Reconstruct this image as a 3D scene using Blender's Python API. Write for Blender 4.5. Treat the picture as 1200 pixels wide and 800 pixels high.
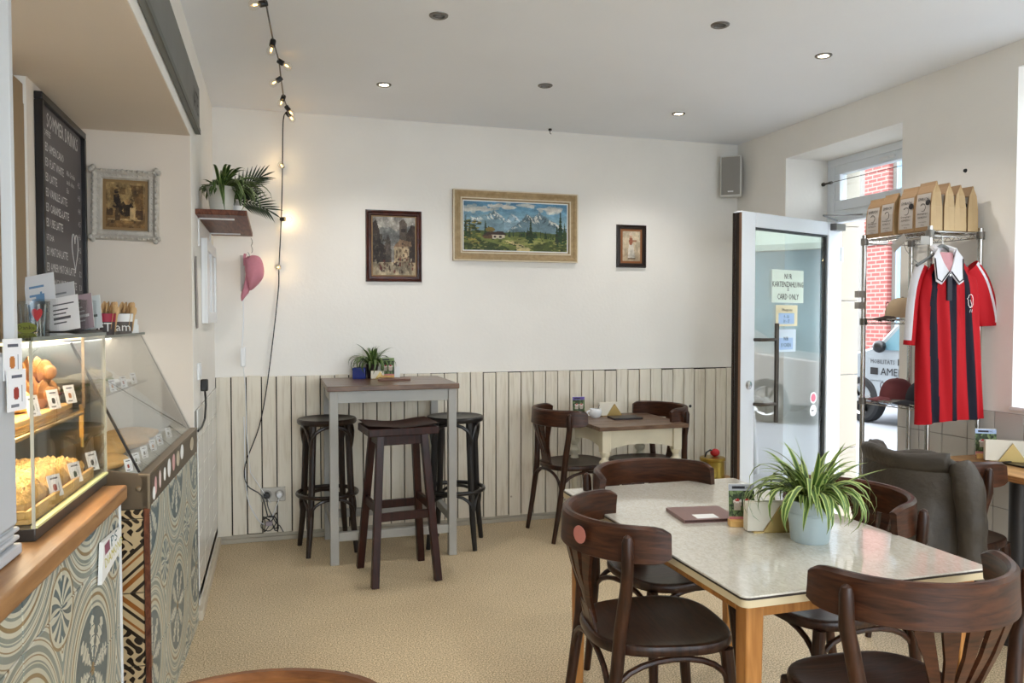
import bpy, bmesh, math, random
import numpy as np
from mathutils import Matrix, Vector, Euler
random.seed(7); RNG = np.random.default_rng(7)
for o in list(bpy.data.objects): bpy.data.objects.remove(o)
S = bpy.context.scene; COL = S.collection
R = math.radians
# ------------------------------------------------------------ camera
PITCH = math.atan(28/913.0); YAW = R(16.9275); CAM = Vector((0, 0, 1.42))
cd = bpy.data.cameras.new('camera'); cam = bpy.data.objects.new('camera', cd); COL.objects.link(cam)
cd.sensor_width = 36; cd.lens = 913/1200*36; cd.clip_start = .02; cd.clip_end = 200
cam.location = CAM; cam.rotation_euler = (math.pi/2-PITCH, 0, -YAW)
S.camera = cam
# ------------------------------------------------------------ world and light
S.view_settings.view_transform = 'Standard'; S.view_settings.look = 'None'; S.view_settings.gamma = 1
S.view_settings.use_curve_mapping = False
S.view_settings.exposure = 2.06
W = bpy.data.worlds.new('sky'); S.world = W; W.use_nodes = True
bg = W.node_tree.nodes['Background']; bg.inputs[0].default_value = (.86, .92, 1, 1); bg.inputs[1].default_value = 2.35
def portal(loc, rot, sx, sy):
    l = bpy.data.lights.new('window_portal', 'AREA'); l.shape = 'RECTANGLE'; l.size = sx; l.size_y = sy
    o = bpy.data.objects.new('window_portal', l); COL.objects.link(o); o.location = loc; o.rotation_euler = rot
    l.cycles.is_portal = True
portal((3.97, 4.07, 1.25), (0, R(90), 0), 2.5, 1.04)
portal((3.97, 1.80, 1.79), (0, R(90), 0), 1.62, 2.1)
portal((3.97, -.95, 1.79), (0, R(90), 0), 1.62, 2.3)
portal((1.5, -2.62, 1.35), (R(90), 0, 0), 3.5, 2.4)

# ------------------------------------------------------------ helpers: colours and materials
def lin(c):
    return tuple(((v/255)/12.92 if v/255 <= .04045 else ((v/255+.055)/1.055)**2.4) for v in c)
def hexc(h): return tuple(int(h[i:i+2], 16) for i in (0, 2, 4))
MATS = {}
def newmat(name):
    m = bpy.data.materials.new(name); m.use_nodes = True
    nt = m.node_tree; b = nt.nodes['Principled BSDF']; return m, nt, b
def mat(name, rgb, rough=.5, metal=0, var=0, scale=8, bump=0, bscale=60, spec=.5, emit=0, coat=0, stretch=None, trans=0):
    """plain painted/plastic/metal surface with optional noise variation and bump"""
    if name in MATS: return MATS[name]
    m, nt, b = newmat(name); c = lin(rgb)
    b.inputs['Base Color'].default_value = (*c, 1); b.inputs['Roughness'].default_value = rough
    b.inputs['Metallic'].default_value = metal; b.inputs['Specular IOR Level'].default_value = spec
    b.inputs['Coat Weight'].default_value = coat
    if trans: b.inputs['Transmission Weight'].default_value = trans
    if emit:
        b.inputs['Emission Color'].default_value = (*c, 1); b.inputs['Emission Strength'].default_value = emit
    if var or bump:
        tc = nt.nodes.new('ShaderNodeTexCoord'); mp = nt.nodes.new('ShaderNodeMapping')
        nt.links.new(tc.outputs['Object'], mp.inputs[0])
        if stretch: mp.inputs['Scale'].default_value = stretch
    if var:
        n = nt.nodes.new('ShaderNodeTexNoise'); n.inputs['Scale'].default_value = scale; n.inputs['Detail'].default_value = 5
        nt.links.new(mp.outputs[0], n.inputs[0])
        r = nt.nodes.new('ShaderNodeValToRGB'); r.color_ramp.elements[0].position = .3; r.color_ramp.elements[1].position = .7
        r.color_ramp.elements[0].color = (*[max(0, v*(1-var)) for v in c], 1); r.color_ramp.elements[1].color = (*[min(1, v*(1+var)) for v in c], 1)
        nt.links.new(n.outputs[0], r.inputs[0]); nt.links.new(r.outputs[0], b.inputs['Base Color'])
    if bump:
        n = nt.nodes.new('ShaderNodeTexNoise'); n.inputs['Scale'].default_value = bscale; n.inputs['Detail'].default_value = 4
        nt.links.new(mp.outputs[0], n.inputs[0])
        bp = nt.nodes.new('ShaderNodeBump'); bp.inputs['Strength'].default_value = bump; bp.inputs['Distance'].default_value = .01
        nt.links.new(n.outputs[0], bp.inputs['Height']); nt.links.new(bp.outputs[0], b.inputs['Normal'])
    MATS[name] = m; return m
def wood(name, c1, c2, scale=6, rough=.4, stretch=(14, 1, 14), coat=0, bump=.15):
    if name in MATS: return MATS[name]
    m, nt, b = newmat(name); tc = nt.nodes.new('ShaderNodeTexCoord'); mp = nt.nodes.new('ShaderNodeMapping')
    mp.inputs['Scale'].default_value = stretch; nt.links.new(tc.outputs['Object'], mp.inputs[0])
    n = nt.nodes.new('ShaderNodeTexNoise'); n.inputs['Scale'].default_value = scale; n.inputs['Detail'].default_value = 8
    n.inputs['Distortion'].default_value = .8; nt.links.new(mp.outputs[0], n.inputs[0])
    r = nt.nodes.new('ShaderNodeValToRGB'); r.color_ramp.elements[0].position = .32; r.color_ramp.elements[1].position = .68
    r.color_ramp.elements[0].color = (*lin(c1), 1); r.color_ramp.elements[1].color = (*lin(c2), 1)
    nt.links.new(n.outputs[0], r.inputs[0]); nt.links.new(r.outputs[0], b.inputs['Base Color'])
    b.inputs['Roughness'].default_value = rough; b.inputs['Specular IOR Level'].default_value = .28; b.inputs['Coat Weight'].default_value = coat; b.inputs['Coat Roughness'].default_value = .25
    bp = nt.nodes.new('ShaderNodeBump'); bp.inputs['Strength'].default_value = bump; bp.inputs['Distance'].default_value = .004
    nt.links.new(n.outputs[0], bp.inputs['Height']); nt.links.new(bp.outputs[0], b.inputs['Normal'])
    MATS[name] = m; return m
def glass(name, tint=(245, 250, 248), ior=1.45, boost=1.0):
    if name in MATS: return MATS[name]
    m = bpy.data.materials.new(name); m.use_nodes = True; nt = m.node_tree; nt.nodes.clear()
    o = nt.nodes.new('ShaderNodeOutputMaterial'); mx = nt.nodes.new('ShaderNodeMixShader'); lw = nt.nodes.new('ShaderNodeLayerWeight')
    t = nt.nodes.new('ShaderNodeBsdfTransparent'); g = nt.nodes.new('ShaderNodeBsdfGlossy'); f0 = ((ior-1)/(ior+1))**2*boost
    t.inputs[0].default_value = (*[v**.5 for v in lin(tint)], 1); g.inputs['Roughness'].default_value = .01
    pw = nt.nodes.new('ShaderNodeMath'); pw.operation = 'POWER'; pw.inputs[1].default_value = 5
    ml = nt.nodes.new('ShaderNodeMath'); ml.operation = 'MULTIPLY_ADD'; ml.inputs[1].default_value = 1-f0; ml.inputs[2].default_value = f0; ml.use_clamp = True
    lw.inputs[0].default_value = .5; nt.links.new(lw.outputs['Facing'], pw.inputs[0]); nt.links.new(pw.outputs[0], ml.inputs[0]); nt.links.new(ml.outputs[0], mx.inputs[0])
    nt.links.new(t.outputs[0], mx.inputs[1]); nt.links.new(g.outputs[0], mx.inputs[2]); nt.links.new(mx.outputs[0], o.inputs[0])
    MATS[name] = m; return m
def attrmat(name, rough=.6, spec=.3):
    if name in MATS: return MATS[name]
    m, nt, b = newmat(name); a = nt.nodes.new('ShaderNodeVertexColor'); a.layer_name = 'Col'
    nt.links.new(a.outputs[0], b.inputs['Base Color']); b.inputs['Roughness'].default_value = rough; b.inputs['Specular IOR Level'].default_value = spec
    MATS[name] = m; return m
# tiny expression layer over Math nodes for tile patterns
class X:
    nt = None
    def __init__(s, sock): s.s = sock
    @staticmethod
    def op(o, *a):
        n = X.nt.nodes.new('ShaderNodeMath'); n.operation = o
        for i, v in enumerate(a):
            if isinstance(v, X): X.nt.links.new(v.s, n.inputs[i])
            else: n.inputs[i].default_value = v
        return X(n.outputs[0])
    def __add__(s, o): return X.op('ADD', s, o)
    def __sub__(s, o): return X.op('SUBTRACT', s, o)
    def __mul__(s, o): return X.op('MULTIPLY', s, o)
    def __truediv__(s, o): return X.op('DIVIDE', s, o)
    def __lt__(s, o): return X.op('LESS_THAN', s, o)
    def __gt__(s, o): return X.op('GREATER_THAN', s, o)
def absx(a): return X.op('ABSOLUTE', a)
def sinx(a): return X.op('SINE', a)
def mx(*a):
    r = a[0]
    for b in a[1:]: r = X.op('MAXIMUM', r, b)
    return r
def mn(*a):
    r = a[0]
    for b in a[1:]: r = X.op('MINIMUM', r, b)
    return r
def band(v, a, b): return mn(v > a, v < b)
def layered(nt, b, base, layers):
    """colour = base, then each (mask, colour) painted over it"""
    prev = None
    for mask, c in layers:
        n = nt.nodes.new('ShaderNodeMix'); n.data_type = 'RGBA'
        if prev is None: n.inputs[6].default_value = (*lin(base), 1)
        else: nt.links.new(prev, n.inputs[6])
        n.inputs[7].default_value = (*lin(c), 1); nt.links.new(mask.s, n.inputs[0]); prev = n.outputs[2]
    nt.links.new(prev, b.inputs['Base Color'])
def uvxy(nt):
    u = nt.nodes.new('ShaderNodeUVMap'); sp = nt.nodes.new('ShaderNodeSeparateXYZ'); nt.links.new(u.outputs[0], sp.inputs[0])
    return X(sp.outputs[0]), X(sp.outputs[1])

# ------------------------------------------------------------ helpers: meshes
class MB:
    def __init__(s): s.v = []; s.f = []; s.mi = []; s.M = Matrix.Identity(4); s.cur = 0; s.col = None
    def at(s, loc=(0, 0, 0), rz=0, rx=0, ry=0, sc=1):
        s.M = Matrix.Translation(loc) @ Euler((rx, ry, rz)).to_matrix().to_4x4() @ Matrix.Scale(sc, 4); return s
    def add(s, vs, fs):
        b = len(s.v)
        s.v += [tuple(s.M @ Vector(p)) for p in vs]
        for f in fs: s.f.append([b+i for i in f]); s.mi.append(s.cur)
        return s
    def box(s, x0, x1, y0, y1, z0, z1):
        return s.add([(x0, y0, z0), (x1, y0, z0), (x1, y1, z0), (x0, y1, z0), (x0, y0, z1), (x1, y0, z1), (x1, y1, z1), (x0, y1, z1)],
                     [(0, 3, 2, 1), (4, 5, 6, 7), (0, 1, 5, 4), (1, 2, 6, 5), (2, 3, 7, 6), (3, 0, 4, 7)])
    def cbox(s, cx, cy, cz, sx, sy, sz): return s.box(cx-sx/2, cx+sx/2, cy-sy/2, cy+sy/2, cz-sz/2, cz+sz/2)
    def sweep(s, pts, prof, closed=False, caps=True, up=None, scales=None):
        """sweep a closed 2-D profile (a along side, b along up) along pts"""
        P = [Vector(p) for p in pts]; n = len(P); k = len(prof); vs = []
        T = []
        for i in range(n):
            a = P[i-1] if (i > 0 or closed) else P[i]; b = P[(i+1) % n] if (i < n-1 or closed) else P[i]
            t = (b-a); T.append(t.normalized() if t.length > 1e-9 else Vector((0, 0, 1)))
        u = Vector(up) if up else (Vector((0, 0, 1)) if abs(T[0].z) < .9 else Vector((0, 1, 0)))
        for i in range(n):
            t = T[i]
            if up: u = Vector(up)
            side = t.cross(u)
            if side.length < 1e-6: side = t.cross(Vector((1, 0, .01)))
            side.normalize(); u2 = side.cross(t).normalized()
            if not up: u = u2
            sc = scales[i] if scales else 1
            sa, sb = sc if isinstance(sc, (tuple, list)) else (sc, sc)
            for (a, b) in prof: vs.append(P[i] + side*(a*sa) + u2*(b*sb))
        fs = []
        for i in range(n if closed else n-1):
            j = (i+1) % n
            for q in range(k): fs.append((i*k+q, i*k+(q+1) % k, j*k+(q+1) % k, j*k+q))
        if caps and not closed:
            fs.append(tuple(range(k))[::-1]); fs.append(tuple((n-1)*k+q for q in range(k)))
        return s.add(vs, fs)
    def tube(s, pts, r, n=8, closed=False, caps=True):
        rs = r if isinstance(r, (list, tuple)) else [r]*len(pts)
        prof = [(math.cos(2*math.pi*i/n), math.sin(2*math.pi*i/n)) for i in range(n)]
        return s.sweep(pts, prof, closed, caps, None, rs)
    def bar(s, pts, w, h, up=(0, 0, 1), **k):
        return s.sweep(pts, [(-w/2, -h/2), (w/2, -h/2), (w/2, h/2), (-w/2, h/2)], up=up, **k)
    def cyl(s, c, r, z0, z1, n=20, r1=None):
        return s.lathe([(0, z0), (r, z0), (r if r1 is None else r1, z1), (0, z1)], n, c)
    def lathe(s, prof, n=24, c=(0, 0, 0)):
        vs = []; fs = []; rings = []
        for (r, z) in prof:
            if r < 1e-6: rings.append([len(vs)]); vs.append((c[0], c[1], c[2]+z))
            else:
                rings.append(list(range(len(vs), len(vs)+n)))
                vs += [(c[0]+r*math.cos(2*math.pi*i/n), c[1]+r*math.sin(2*math.pi*i/n), c[2]+z) for i in range(n)]
        for a, b in zip(rings, rings[1:]):
            if len(a) == 1 and len(b) == 1: continue
            for i in range(n):
                j = (i+1) % n
                if len(a) == 1: fs.append((a[0], b[j], b[i]))
                elif len(b) == 1: fs.append((a[i], a[j], b[0]))
                else: fs.append((a[i], a[j], b[j], b[i]))
        return s.add(vs, fs)
    def rings(s, outline, levels, c=(0, 0, 0), cap0=True, cap1=True):
        """outline scaled per level: (scale, z)"""
        k = len(outline); vs = []; fs = []
        for (sc, z) in levels: vs += [(c[0]+x*sc, c[1]+y*sc, c[2]+z) for x, y in outline]
        for i in range(len(levels)-1):
            for q in range(k): fs.append((i*k+q, i*k+(q+1) % k, (i+1)*k+(q+1) % k, (i+1)*k+q))
        if cap0: fs.append(tuple(range(k))[::-1])
        if cap1: fs.append(tuple((len(levels)-1)*k+q for q in range(k)))
        return s.add(vs, fs)
    def prism(s, poly, z0, z1): return s.rings(poly, [(1, z0), (1, z1)])
    def grid(s, fn, nu, nv, closeu=False):
        vs = [fn(i/nu, j/nv) for j in range(nv+1) for i in range(nu+(0 if closeu else 1))]
        w = nu if closeu else nu+1; fs = []
        for j in range(nv):
            for i in range(nu):
                i2 = (i+1) % w if closeu else i+1
                fs.append((j*w+i, j*w+i2, (j+1)*w+i2, (j+1)*w+i))
        return s.add(vs, fs)
    def blob(s, c, rad, nu=14, nv=8, noise=0, flat=None, seed=0):
        rg = random.Random(seed)
        ph = [rg.uniform(0, 6) for _ in range(6)]
        def fn(u, v):
            a = u*2*math.pi; t = (v-.5)*math.pi
            k = 1+noise*(math.sin(3*a+ph[0])*math.cos(2*t+ph[1])+.6*math.sin(5*a+ph[2]+3*t)+.5*math.sin(7*t+ph[3]+2*a))
            z = math.sin(t)*rad[2]*k
            if flat is not None: z = max(z, flat)
            return (c[0]+math.cos(a)*math.cos(t)*rad[0]*k, c[1]+math.sin(a)*math.cos(t)*rad[1]*k, c[2]+z)
        return s.grid(fn, nu, nv, True)
    def text(s, txt, size, M, align='LEFT', depth=0, sx=1):
        cu = bpy.data.curves.new('t', 'FONT'); cu.body = txt; cu.size = size; cu.align_x = align; cu.resolution_u = 1; cu.extrude = depth
        o = bpy.data.objects.new('t', cu); COL.objects.link(o)
        me = bpy.data.meshes.new_from_object(o); bpy.data.objects.remove(o)
        old = s.M; s.M = old @ M
        s.add([(v.co.x*sx, v.co.y, v.co.z) for v in me.vertices], [tuple(p.vertices) for p in me.polygons]); s.M = old
        bpy.data.meshes.remove(me); return s
    def mesh(s, name, mats, smooth=True, ang=35):
        me = bpy.data.meshes.new(name); me.from_pydata(s.v, [], s.f); me.validate()
        for m in (mats if isinstance(mats, (list, tuple)) else [mats]): me.materials.append(m)
        if len(me.polygons) == len(s.mi): me.polygons.foreach_set('material_index', s.mi)
        if smooth:
            me.polygons.foreach_set('use_smooth', [True]*len(me.polygons)); me.set_sharp_from_angle(angle=R(ang))
        me.update(); return me
def obj(name, me, parent=None, loc=(0, 0, 0), rot=(0, 0, 0)):
    o = bpy.data.objects.new(name, me); COL.objects.link(o); o.parent = parent; o.location = loc; o.rotation_euler = rot; return o
def bevel(o, w, seg=2):
    m = o.modifiers.new('bevel', 'BEVEL'); m.width = w; m.segments = seg; m.limit_method = 'ANGLE'; m.angle_limit = R(40); return o
def part(name, mb, m, parent, bev=0, smooth=True, ang=35, label=None, loc=(0, 0, 0), rot=(0, 0, 0)):
    o = obj(name, mb.mesh(name, m, smooth, ang) if isinstance(mb, MB) else mb, parent, loc, rot)
    if bev: bevel(o, bev)
    if label: o['label'] = label
    return o
def tag(o, label, cat, group=None):
    o['label'] = label; o['category'] = cat
    if group: o['group'] = group
    return o
def thing(name, label, cat, loc=(0, 0, 0), rz=0, group=None, rot=None):
    o = bpy.data.objects.new(name, None); COL.objects.link(o); o.empty_display_size = .05
    o.location = loc; o.rotation_euler = rot or (0, 0, rz); return tag(o, label, cat, group)
def solo(name, mb, m, label, cat, loc=(0, 0, 0), rz=0, group=None, bev=0, rot=None, smooth=True):
    o = part(name, mb, m, None, bev, smooth); o.location = loc; o.rotation_euler = rot or (0, 0, rz); return tag(o, label, cat, group)
def struct(name, mb, m, bev=0, smooth=True, loc=(0, 0, 0), rz=0):
    o = part(name, mb, m, None, bev, smooth); o.location = loc; o.rotation_euler[2] = rz; o['kind'] = 'structure'; return o
def sroot(name, loc=(0, 0, 0), rz=0):
    o = bpy.data.objects.new(name, None); COL.objects.link(o); o.location = loc; o.rotation_euler[2] = rz; o['kind'] = 'structure'; return o
def dup(o, label=None, loc=None, rz=None, parent=None):
    c = o.copy(); COL.objects.link(c); c.parent = parent
    if label: c['label'] = label
    if loc is not None: c.location = loc
    if rz is not None: c.rotation_euler[2] = rz
    for ch in [x for x in CH(o)]: dup(ch, parent=c)
    return c
def CH(o): return [x for x in COL.objects if x.parent == o]
def frameM(origin, right, up):
    r = Vector(right).normalized(); u = Vector(up).normalized(); n = r.cross(u)
    return Matrix(((r.x, u.x, n.x, origin[0]), (r.y, u.y, n.y, origin[1]), (r.z, u.z, n.z, origin[2]), (0, 0, 0, 1)))
# flat prints: a small painter that fills a colour grid
class Paint:
    def __init__(s, w, h, c): s.w, s.h = w, h; s.a = np.zeros((h, w, 3)); s.a[:] = c; s.yy, s.xx = np.mgrid[0:h, 0:w]; s.xx = (s.xx+.5)/w; s.yy = (s.yy+.5)/h
    def mask(s, pts):
        m = np.zeros((s.h, s.w), bool); n = len(pts)
        for i in range(n):
            x1, y1 = pts[i]; x2, y2 = pts[(i+1) % n]
            if y1 == y2: continue
            c = ((y1 > s.yy) != (y2 > s.yy)) & (s.xx < (x2-x1)*(s.yy-y1)/(y2-y1)+x1); m ^= c
        return m
    def poly(s, pts, c, k=1): m = s.mask(pts); s.a[m] = s.a[m]*(1-k)+np.array(c)*k; return s
    def rect(s, x0, y0, x1, y1, c, k=1): return s.poly([(x0, y0), (x1, y0), (x1, y1), (x0, y1)], c, k)
    def ell(s, x, y, rx, ry, c, k=1): m = ((s.xx-x)/rx)**2+((s.yy-y)/ry)**2 < 1; s.a[m] = s.a[m]*(1-k)+np.array(c)*k; return s
    def vgrad(s, y0, y1, c0, c1):
        m = (s.yy >= y0) & (s.yy <= y1); t = ((s.yy-y0)/(y1-y0))[m][:, None]; s.a[m] = np.array(c0)*(1-t)+np.array(c1)*t; return s
    def speck(s, n, x0, y0, x1, y1, r, cols, asp=1):
        for _ in range(n):
            s.ell(random.uniform(x0, x1), random.uniform(y0, y1), r*random.uniform(.5, 1.3), r*asp*random.uniform(.5, 1.3), random.choice(cols), .8)
        return s
    def tex(s, amt, n=6):
        f = np.zeros((s.h, s.w))
        for o in range(3):
            k = n*2**o; g = RNG.normal(0, 1, (k+2, k+2)); x = s.xx*k; y = s.yy*k; i = x.astype(int); j = y.astype(int); a = x-i; b = y-j
            f += (g[j, i]*(1-a)*(1-b)+g[j, i+1]*a*(1-b)+g[j+1, i]*(1-a)*b+g[j+1, i+1]*a*b)/(1.5**o)
        s.a = np.clip(s.a*(1+amt*f[..., None]), 0, 255); return s
    def grain(s, amt): s.a = np.clip(s.a+RNG.normal(0, amt, (s.h, s.w, 1)), 0, 255); return s
    def mesh(s, name, M, W, H, m):
        """M: frame with x right, y up, origin at lower left corner"""
        w, h = s.w, s.h
        v = [tuple(M @ Vector((i/w*W, j/h*H, 0))) for j in range(h+1) for i in range(w+1)]
        f = [(j*(w+1)+i, j*(w+1)+i+1, (j+1)*(w+1)+i+1, (j+1)*(w+1)+i) for j in range(h) for i in range(w)]
        me = bpy.data.meshes.new(name); me.from_pydata(v, [], f); me.materials.append(m)
        at = me.color_attributes.new('Col', 'FLOAT_COLOR', 'CORNER')
        c = s.a[::-1]/255.0; c = np.where(c <= .04045, c/12.92, ((c+.055)/1.055)**2.4).reshape(-1, 3)
        out = np.ones((w*h, 4, 4), np.float32); out[:, :, :3] = c[:, None, :]
        at.data.foreach_set('color', out.ravel()); me.update(); return me
# ------------------------------------------------------------ materials
m_wall = mat('white_wall_paint', (241, 238, 232), .85, var=.02, scale=2.5, bump=.12, bscale=45, spec=.25)
m_ceil = mat('white_ceiling_paint', (240, 243, 248), .9, var=.012, scale=2, spec=.2)
m_white = mat('white_gloss_paint', (236, 238, 240), .35)
m_pvc = mat('white_plastic_profile', (232, 238, 244), .3)
m_tilew = mat('white_wall_tile', (226, 226, 222), .15, var=.02, scale=3)
m_tileg = mat('grey_white_wall_tile', (196, 192, 186), .2, var=.03, scale=3)
m_grout = mat('grey_grout', (150, 146, 140), .9)
m_gap = mat('plank_gap_shade', (34, 27, 21), .9)
m_black = mat('black_plastic', (18, 18, 20), .4)
m_chrome = mat('chrome_wire', (190, 188, 184), .22, 1)
m_steel = mat('brushed_steel', (150, 136, 116), .38, 1, var=.06, scale=3, stretch=(1, 1, 40))
m_steelp = mat('dark_taupe_steel_panel', (122, 108, 90), .35, .7, var=.04, scale=3)
m_ink = mat('black_ink', (24, 22, 24), .7)
m_chalk = mat('white_lettering', (225, 222, 220), .8)
m_paper = mat('white_paper', (240, 240, 238), .7)
m_print = attrmat('printed_paper', .55); m_canvas = attrmat('painted_canvas', .5)
m_dark = wood('dark_stained_beech', (32, 16, 9), (66, 37, 21), 5, .38, (10, 10, 1.2), .12)
m_dark2 = wood('dark_chair_seat_wood', (34, 19, 13), (64, 38, 25), 5, .34, (2, 12, 2), .15)
m_brail = wood('brown_bentwood_rail', (40, 20, 11), (80, 45, 26), 5, .38, (2, 2, 14), .12)
m_stoolw = wood('red_brown_stool_wood', (30, 12, 8), (60, 26, 17), 5, .4, (10, 10, 1), .12)
m_blackw = wood('near_black_bentwood', (22, 13, 9), (48, 30, 21), 5, .32, (8, 8, 1.5), .4)
m_honey = wood('honey_oak', (146, 94, 44), (186, 130, 70), 4, .45, (10, 10, 1), .1)
m_oak = wood('oak_worktop', (140, 98, 60), (176, 132, 88), 4, .42, (9, .8, 9), .15)
m_oak2 = wood('oak_table_edge', (150, 108, 62), (190, 144, 92), 4, .42, (9, .8, 9), .15)
m_walnut = wood('worn_brown_planks', (84, 62, 46), (128, 102, 82), 5, .4, (1.2, 12, 4), .15)
m_shelfw = wood('mahogany_shelf_wood', (76, 40, 26), (120, 72, 50), 5, .45, (12, 1, 6))
m_graypaint = mat('grey_painted_wood', (168, 166, 160), .5, var=.05, scale=6)
m_creampaint = mat('cream_painted_wood', (214, 206, 182), .5, var=.05, scale=8)
m_green = mat('dark_leaf_green', (46, 74, 26), .45, var=.25, scale=20)
m_green2 = mat('mid_leaf_green', (66, 96, 36), .45, var=.2, scale=20)
m_pale = mat('pale_leaf_margin', (164, 180, 104), .5)
m_palm = mat('palm_leaf_green', (26, 44, 22), .4, var=.2, scale=20)
m_soil = mat('potting_soil', (40, 30, 22), .95, bump=.6, bscale=80)
def plank_material():
    m, nt, b = newmat('whitewashed_pine'); tc = nt.nodes.new('ShaderNodeTexCoord'); mp = nt.nodes.new('ShaderNodeMapping')
    oi = nt.nodes.new('ShaderNodeObjectInfo'); ad = nt.nodes.new('ShaderNodeVectorMath')
    ml = nt.nodes.new('ShaderNodeMath'); ml.operation = 'MULTIPLY'; ml.inputs[1].default_value = 40; nt.links.new(oi.outputs['Random'], ml.inputs[0])
    nt.links.new(tc.outputs['Object'], ad.inputs[0]); nt.links.new(ml.outputs[0], ad.inputs[1]); nt.links.new(ad.outputs[0], mp.inputs[0])
    mp.inputs['Scale'].default_value = (20, 20, 1.6)
    n = nt.nodes.new('ShaderNodeTexNoise'); n.inputs['Scale'].default_value = 3; n.inputs['Detail'].default_value = 8; nt.links.new(mp.outputs[0], n.inputs[0])
    r = nt.nodes.new('ShaderNodeValToRGB'); e = r.color_ramp.elements
    e[0].position = .2; e[0].color = (*lin((204, 192, 170)), 1); e[1].position = .5; e[1].color = (*lin((230, 222, 205)), 1)
    nt.links.new(n.outputs[0], r.inputs[0])
    v = nt.nodes.new('ShaderNodeTexVoronoi'); v.inputs['Scale'].default_value = 5; nt.links.new(ad.outputs[0], v.inputs[0])
    lt = nt.nodes.new('ShaderNodeMath'); lt.operation = 'LESS_THAN'; lt.inputs[1].default_value = .035; nt.links.new(v.outputs[0], lt.inputs[0])
    mk = nt.nodes.new('ShaderNodeMath'); mk.operation = 'MULTIPLY'; mk.inputs[1].default_value = .55; nt.links.new(lt.outputs[0], mk.inputs[0])
    mixn = nt.nodes.new('ShaderNodeMix'); mixn.data_type = 'RGBA'; nt.links.new(mk.outputs[0], mixn.inputs[0]); nt.links.new(r.outputs[0], mixn.inputs[6])
    mixn.inputs[7].default_value = (*lin((120, 98, 74)), 1)
    nt.links.new(mixn.outputs[2], b.inputs['Base Color']); b.inputs['Roughness'].default_value = .55
    return m
m_plank = plank_material()
def lino():
    m, nt, b = newmat('speckled_beige_floor'); tc = nt.nodes.new('ShaderNodeTexCoord')
    n = nt.nodes.new('ShaderNodeTexNoise'); n.inputs['Scale'].default_value = 170; n.inputs['Detail'].default_value = 3; nt.links.new(tc.outputs['Object'], n.inputs[0])
    r = nt.nodes.new('ShaderNodeValToRGB'); e = r.color_ramp.elements
    e[0].position = .36; e[0].color = (*lin((152, 132, 101)), 1); e[1].position = .64; e[1].color = (*lin((246, 226, 190)), 1)
    nt.links.new(n.outputs[0], r.inputs[0])
    n2 = nt.nodes.new('ShaderNodeTexNoise'); n2.inputs['Scale'].default_value = 1.7; n2.inputs['Detail'].default_value = 6; nt.links.new(tc.outputs['Object'], n2.inputs[0])
    r2 = nt.nodes.new('ShaderNodeValToRGB'); e = r2.color_ramp.elements
    e[0].position = .35; e[0].color = (.90, .89, .88, 1); e[1].position = .6; e[1].color = (1, 1, 1, 1); nt.links.new(n2.outputs[0], r2.inputs[0])
    mixn = nt.nodes.new('ShaderNodeMix'); mixn.data_type = 'RGBA'; mixn.blend_type = 'MULTIPLY'; mixn.inputs[0].default_value = 1
    nt.links.new(r.outputs[0], mixn.inputs[6]); nt.links.new(r2.outputs[0], mixn.inputs[7]); nt.links.new(mixn.outputs[2], b.inputs['Base Color'])
    b.inputs['Roughness'].default_value = .55; b.inputs['Specular IOR Level'].default_value = .3; return m
m_floor = lino()
def laminate():
    m, nt, b = newmat('marbled_cream_laminate'); tc = nt.nodes.new('ShaderNodeTexCoord'); mp = nt.nodes.new('ShaderNodeMapping')
    mp.inputs['Scale'].default_value = (1, .5, 1); nt.links.new(tc.outputs['Object'], mp.inputs[0])
    n = nt.nodes.new('ShaderNodeTexNoise'); n.inputs['Scale'].default_value = 90; n.inputs['Detail'].default_value = 6; n.inputs['Distortion'].default_value = 1.5; nt.links.new(mp.outputs[0], n.inputs[0])
    r = nt.nodes.new('ShaderNodeValToRGB'); e = r.color_ramp.elements
    e[0].position = .35; e[0].color = (*lin((198, 193, 179)), 1); e[1].position = .62; e[1].color = (*lin((214, 210, 199)), 1)
    nt.links.new(n.outputs[0], r.inputs[0]); nt.links.new(r.outputs[0], b.inputs['Base Color'])
    b.inputs['Roughness'].default_value = .12; b.inputs['Specular IOR Level'].default_value = .6; b.inputs['Coat Weight'].default_value = .5; b.inputs['Coat Roughness'].default_value = .06; return m
m_lam = laminate()
g_pane = glass('door_glass', (236, 245, 248), 1.5, 5.5); g_case = glass('display_glass', (244, 246, 244), 1.45, 1.0); g_clear = glass('clear_acrylic', (238, 240, 240), 1.4, 1.2)
g_win = glass('window_glass', (244, 248, 248), 1.45, 1.0)

# ------------------------------------------------------------ the room
XL, XR, YB, ZC = -.36, 3.36, 5.18, 2.722
struct('floor', MB().box(-1.1, 3.95, -2.75, 5.3, -.12, 0), m_floor, smooth=False)
struct('ceiling', MB().box(-1.1, 3.95, -2.75, 5.3, ZC, ZC+.12), m_ceil, smooth=False)
wl = struct('wall_left', MB().box(-.81, XL, 3.85, 5.3, 0, ZC).box(-.81, XL, 3.065, 3.85, 2.25, ZC).box(-1.0, XL, -2.75, 3.065, 2.25, ZC).box(-1.1, -.81, 3.065, 5.3, 0, ZC).box(-1.1, -1.0, -2.75, 3.065, 0, ZC), m_wall, smooth=False)
m_alc = mat('beige_alcove_tone', (226, 215, 202), .85, var=.02, scale=2.5, spec=.25)  # thin panels make the alcove faces beiger than the other walls
for nm_, b_ in (('end_lining', (-.807, -.362, 3.846, 3.8495, 0, 2.247)), ('back_lining', (-.8095, -.807, 3.066, 3.8495, 0, 2.247)), ('soffit_lining', (-.9995, -.362, -2.5, 3.8495, 2.247, 2.2495))): part(nm_, MB().box(*b_), m_alc, wl, smooth=False)
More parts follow.
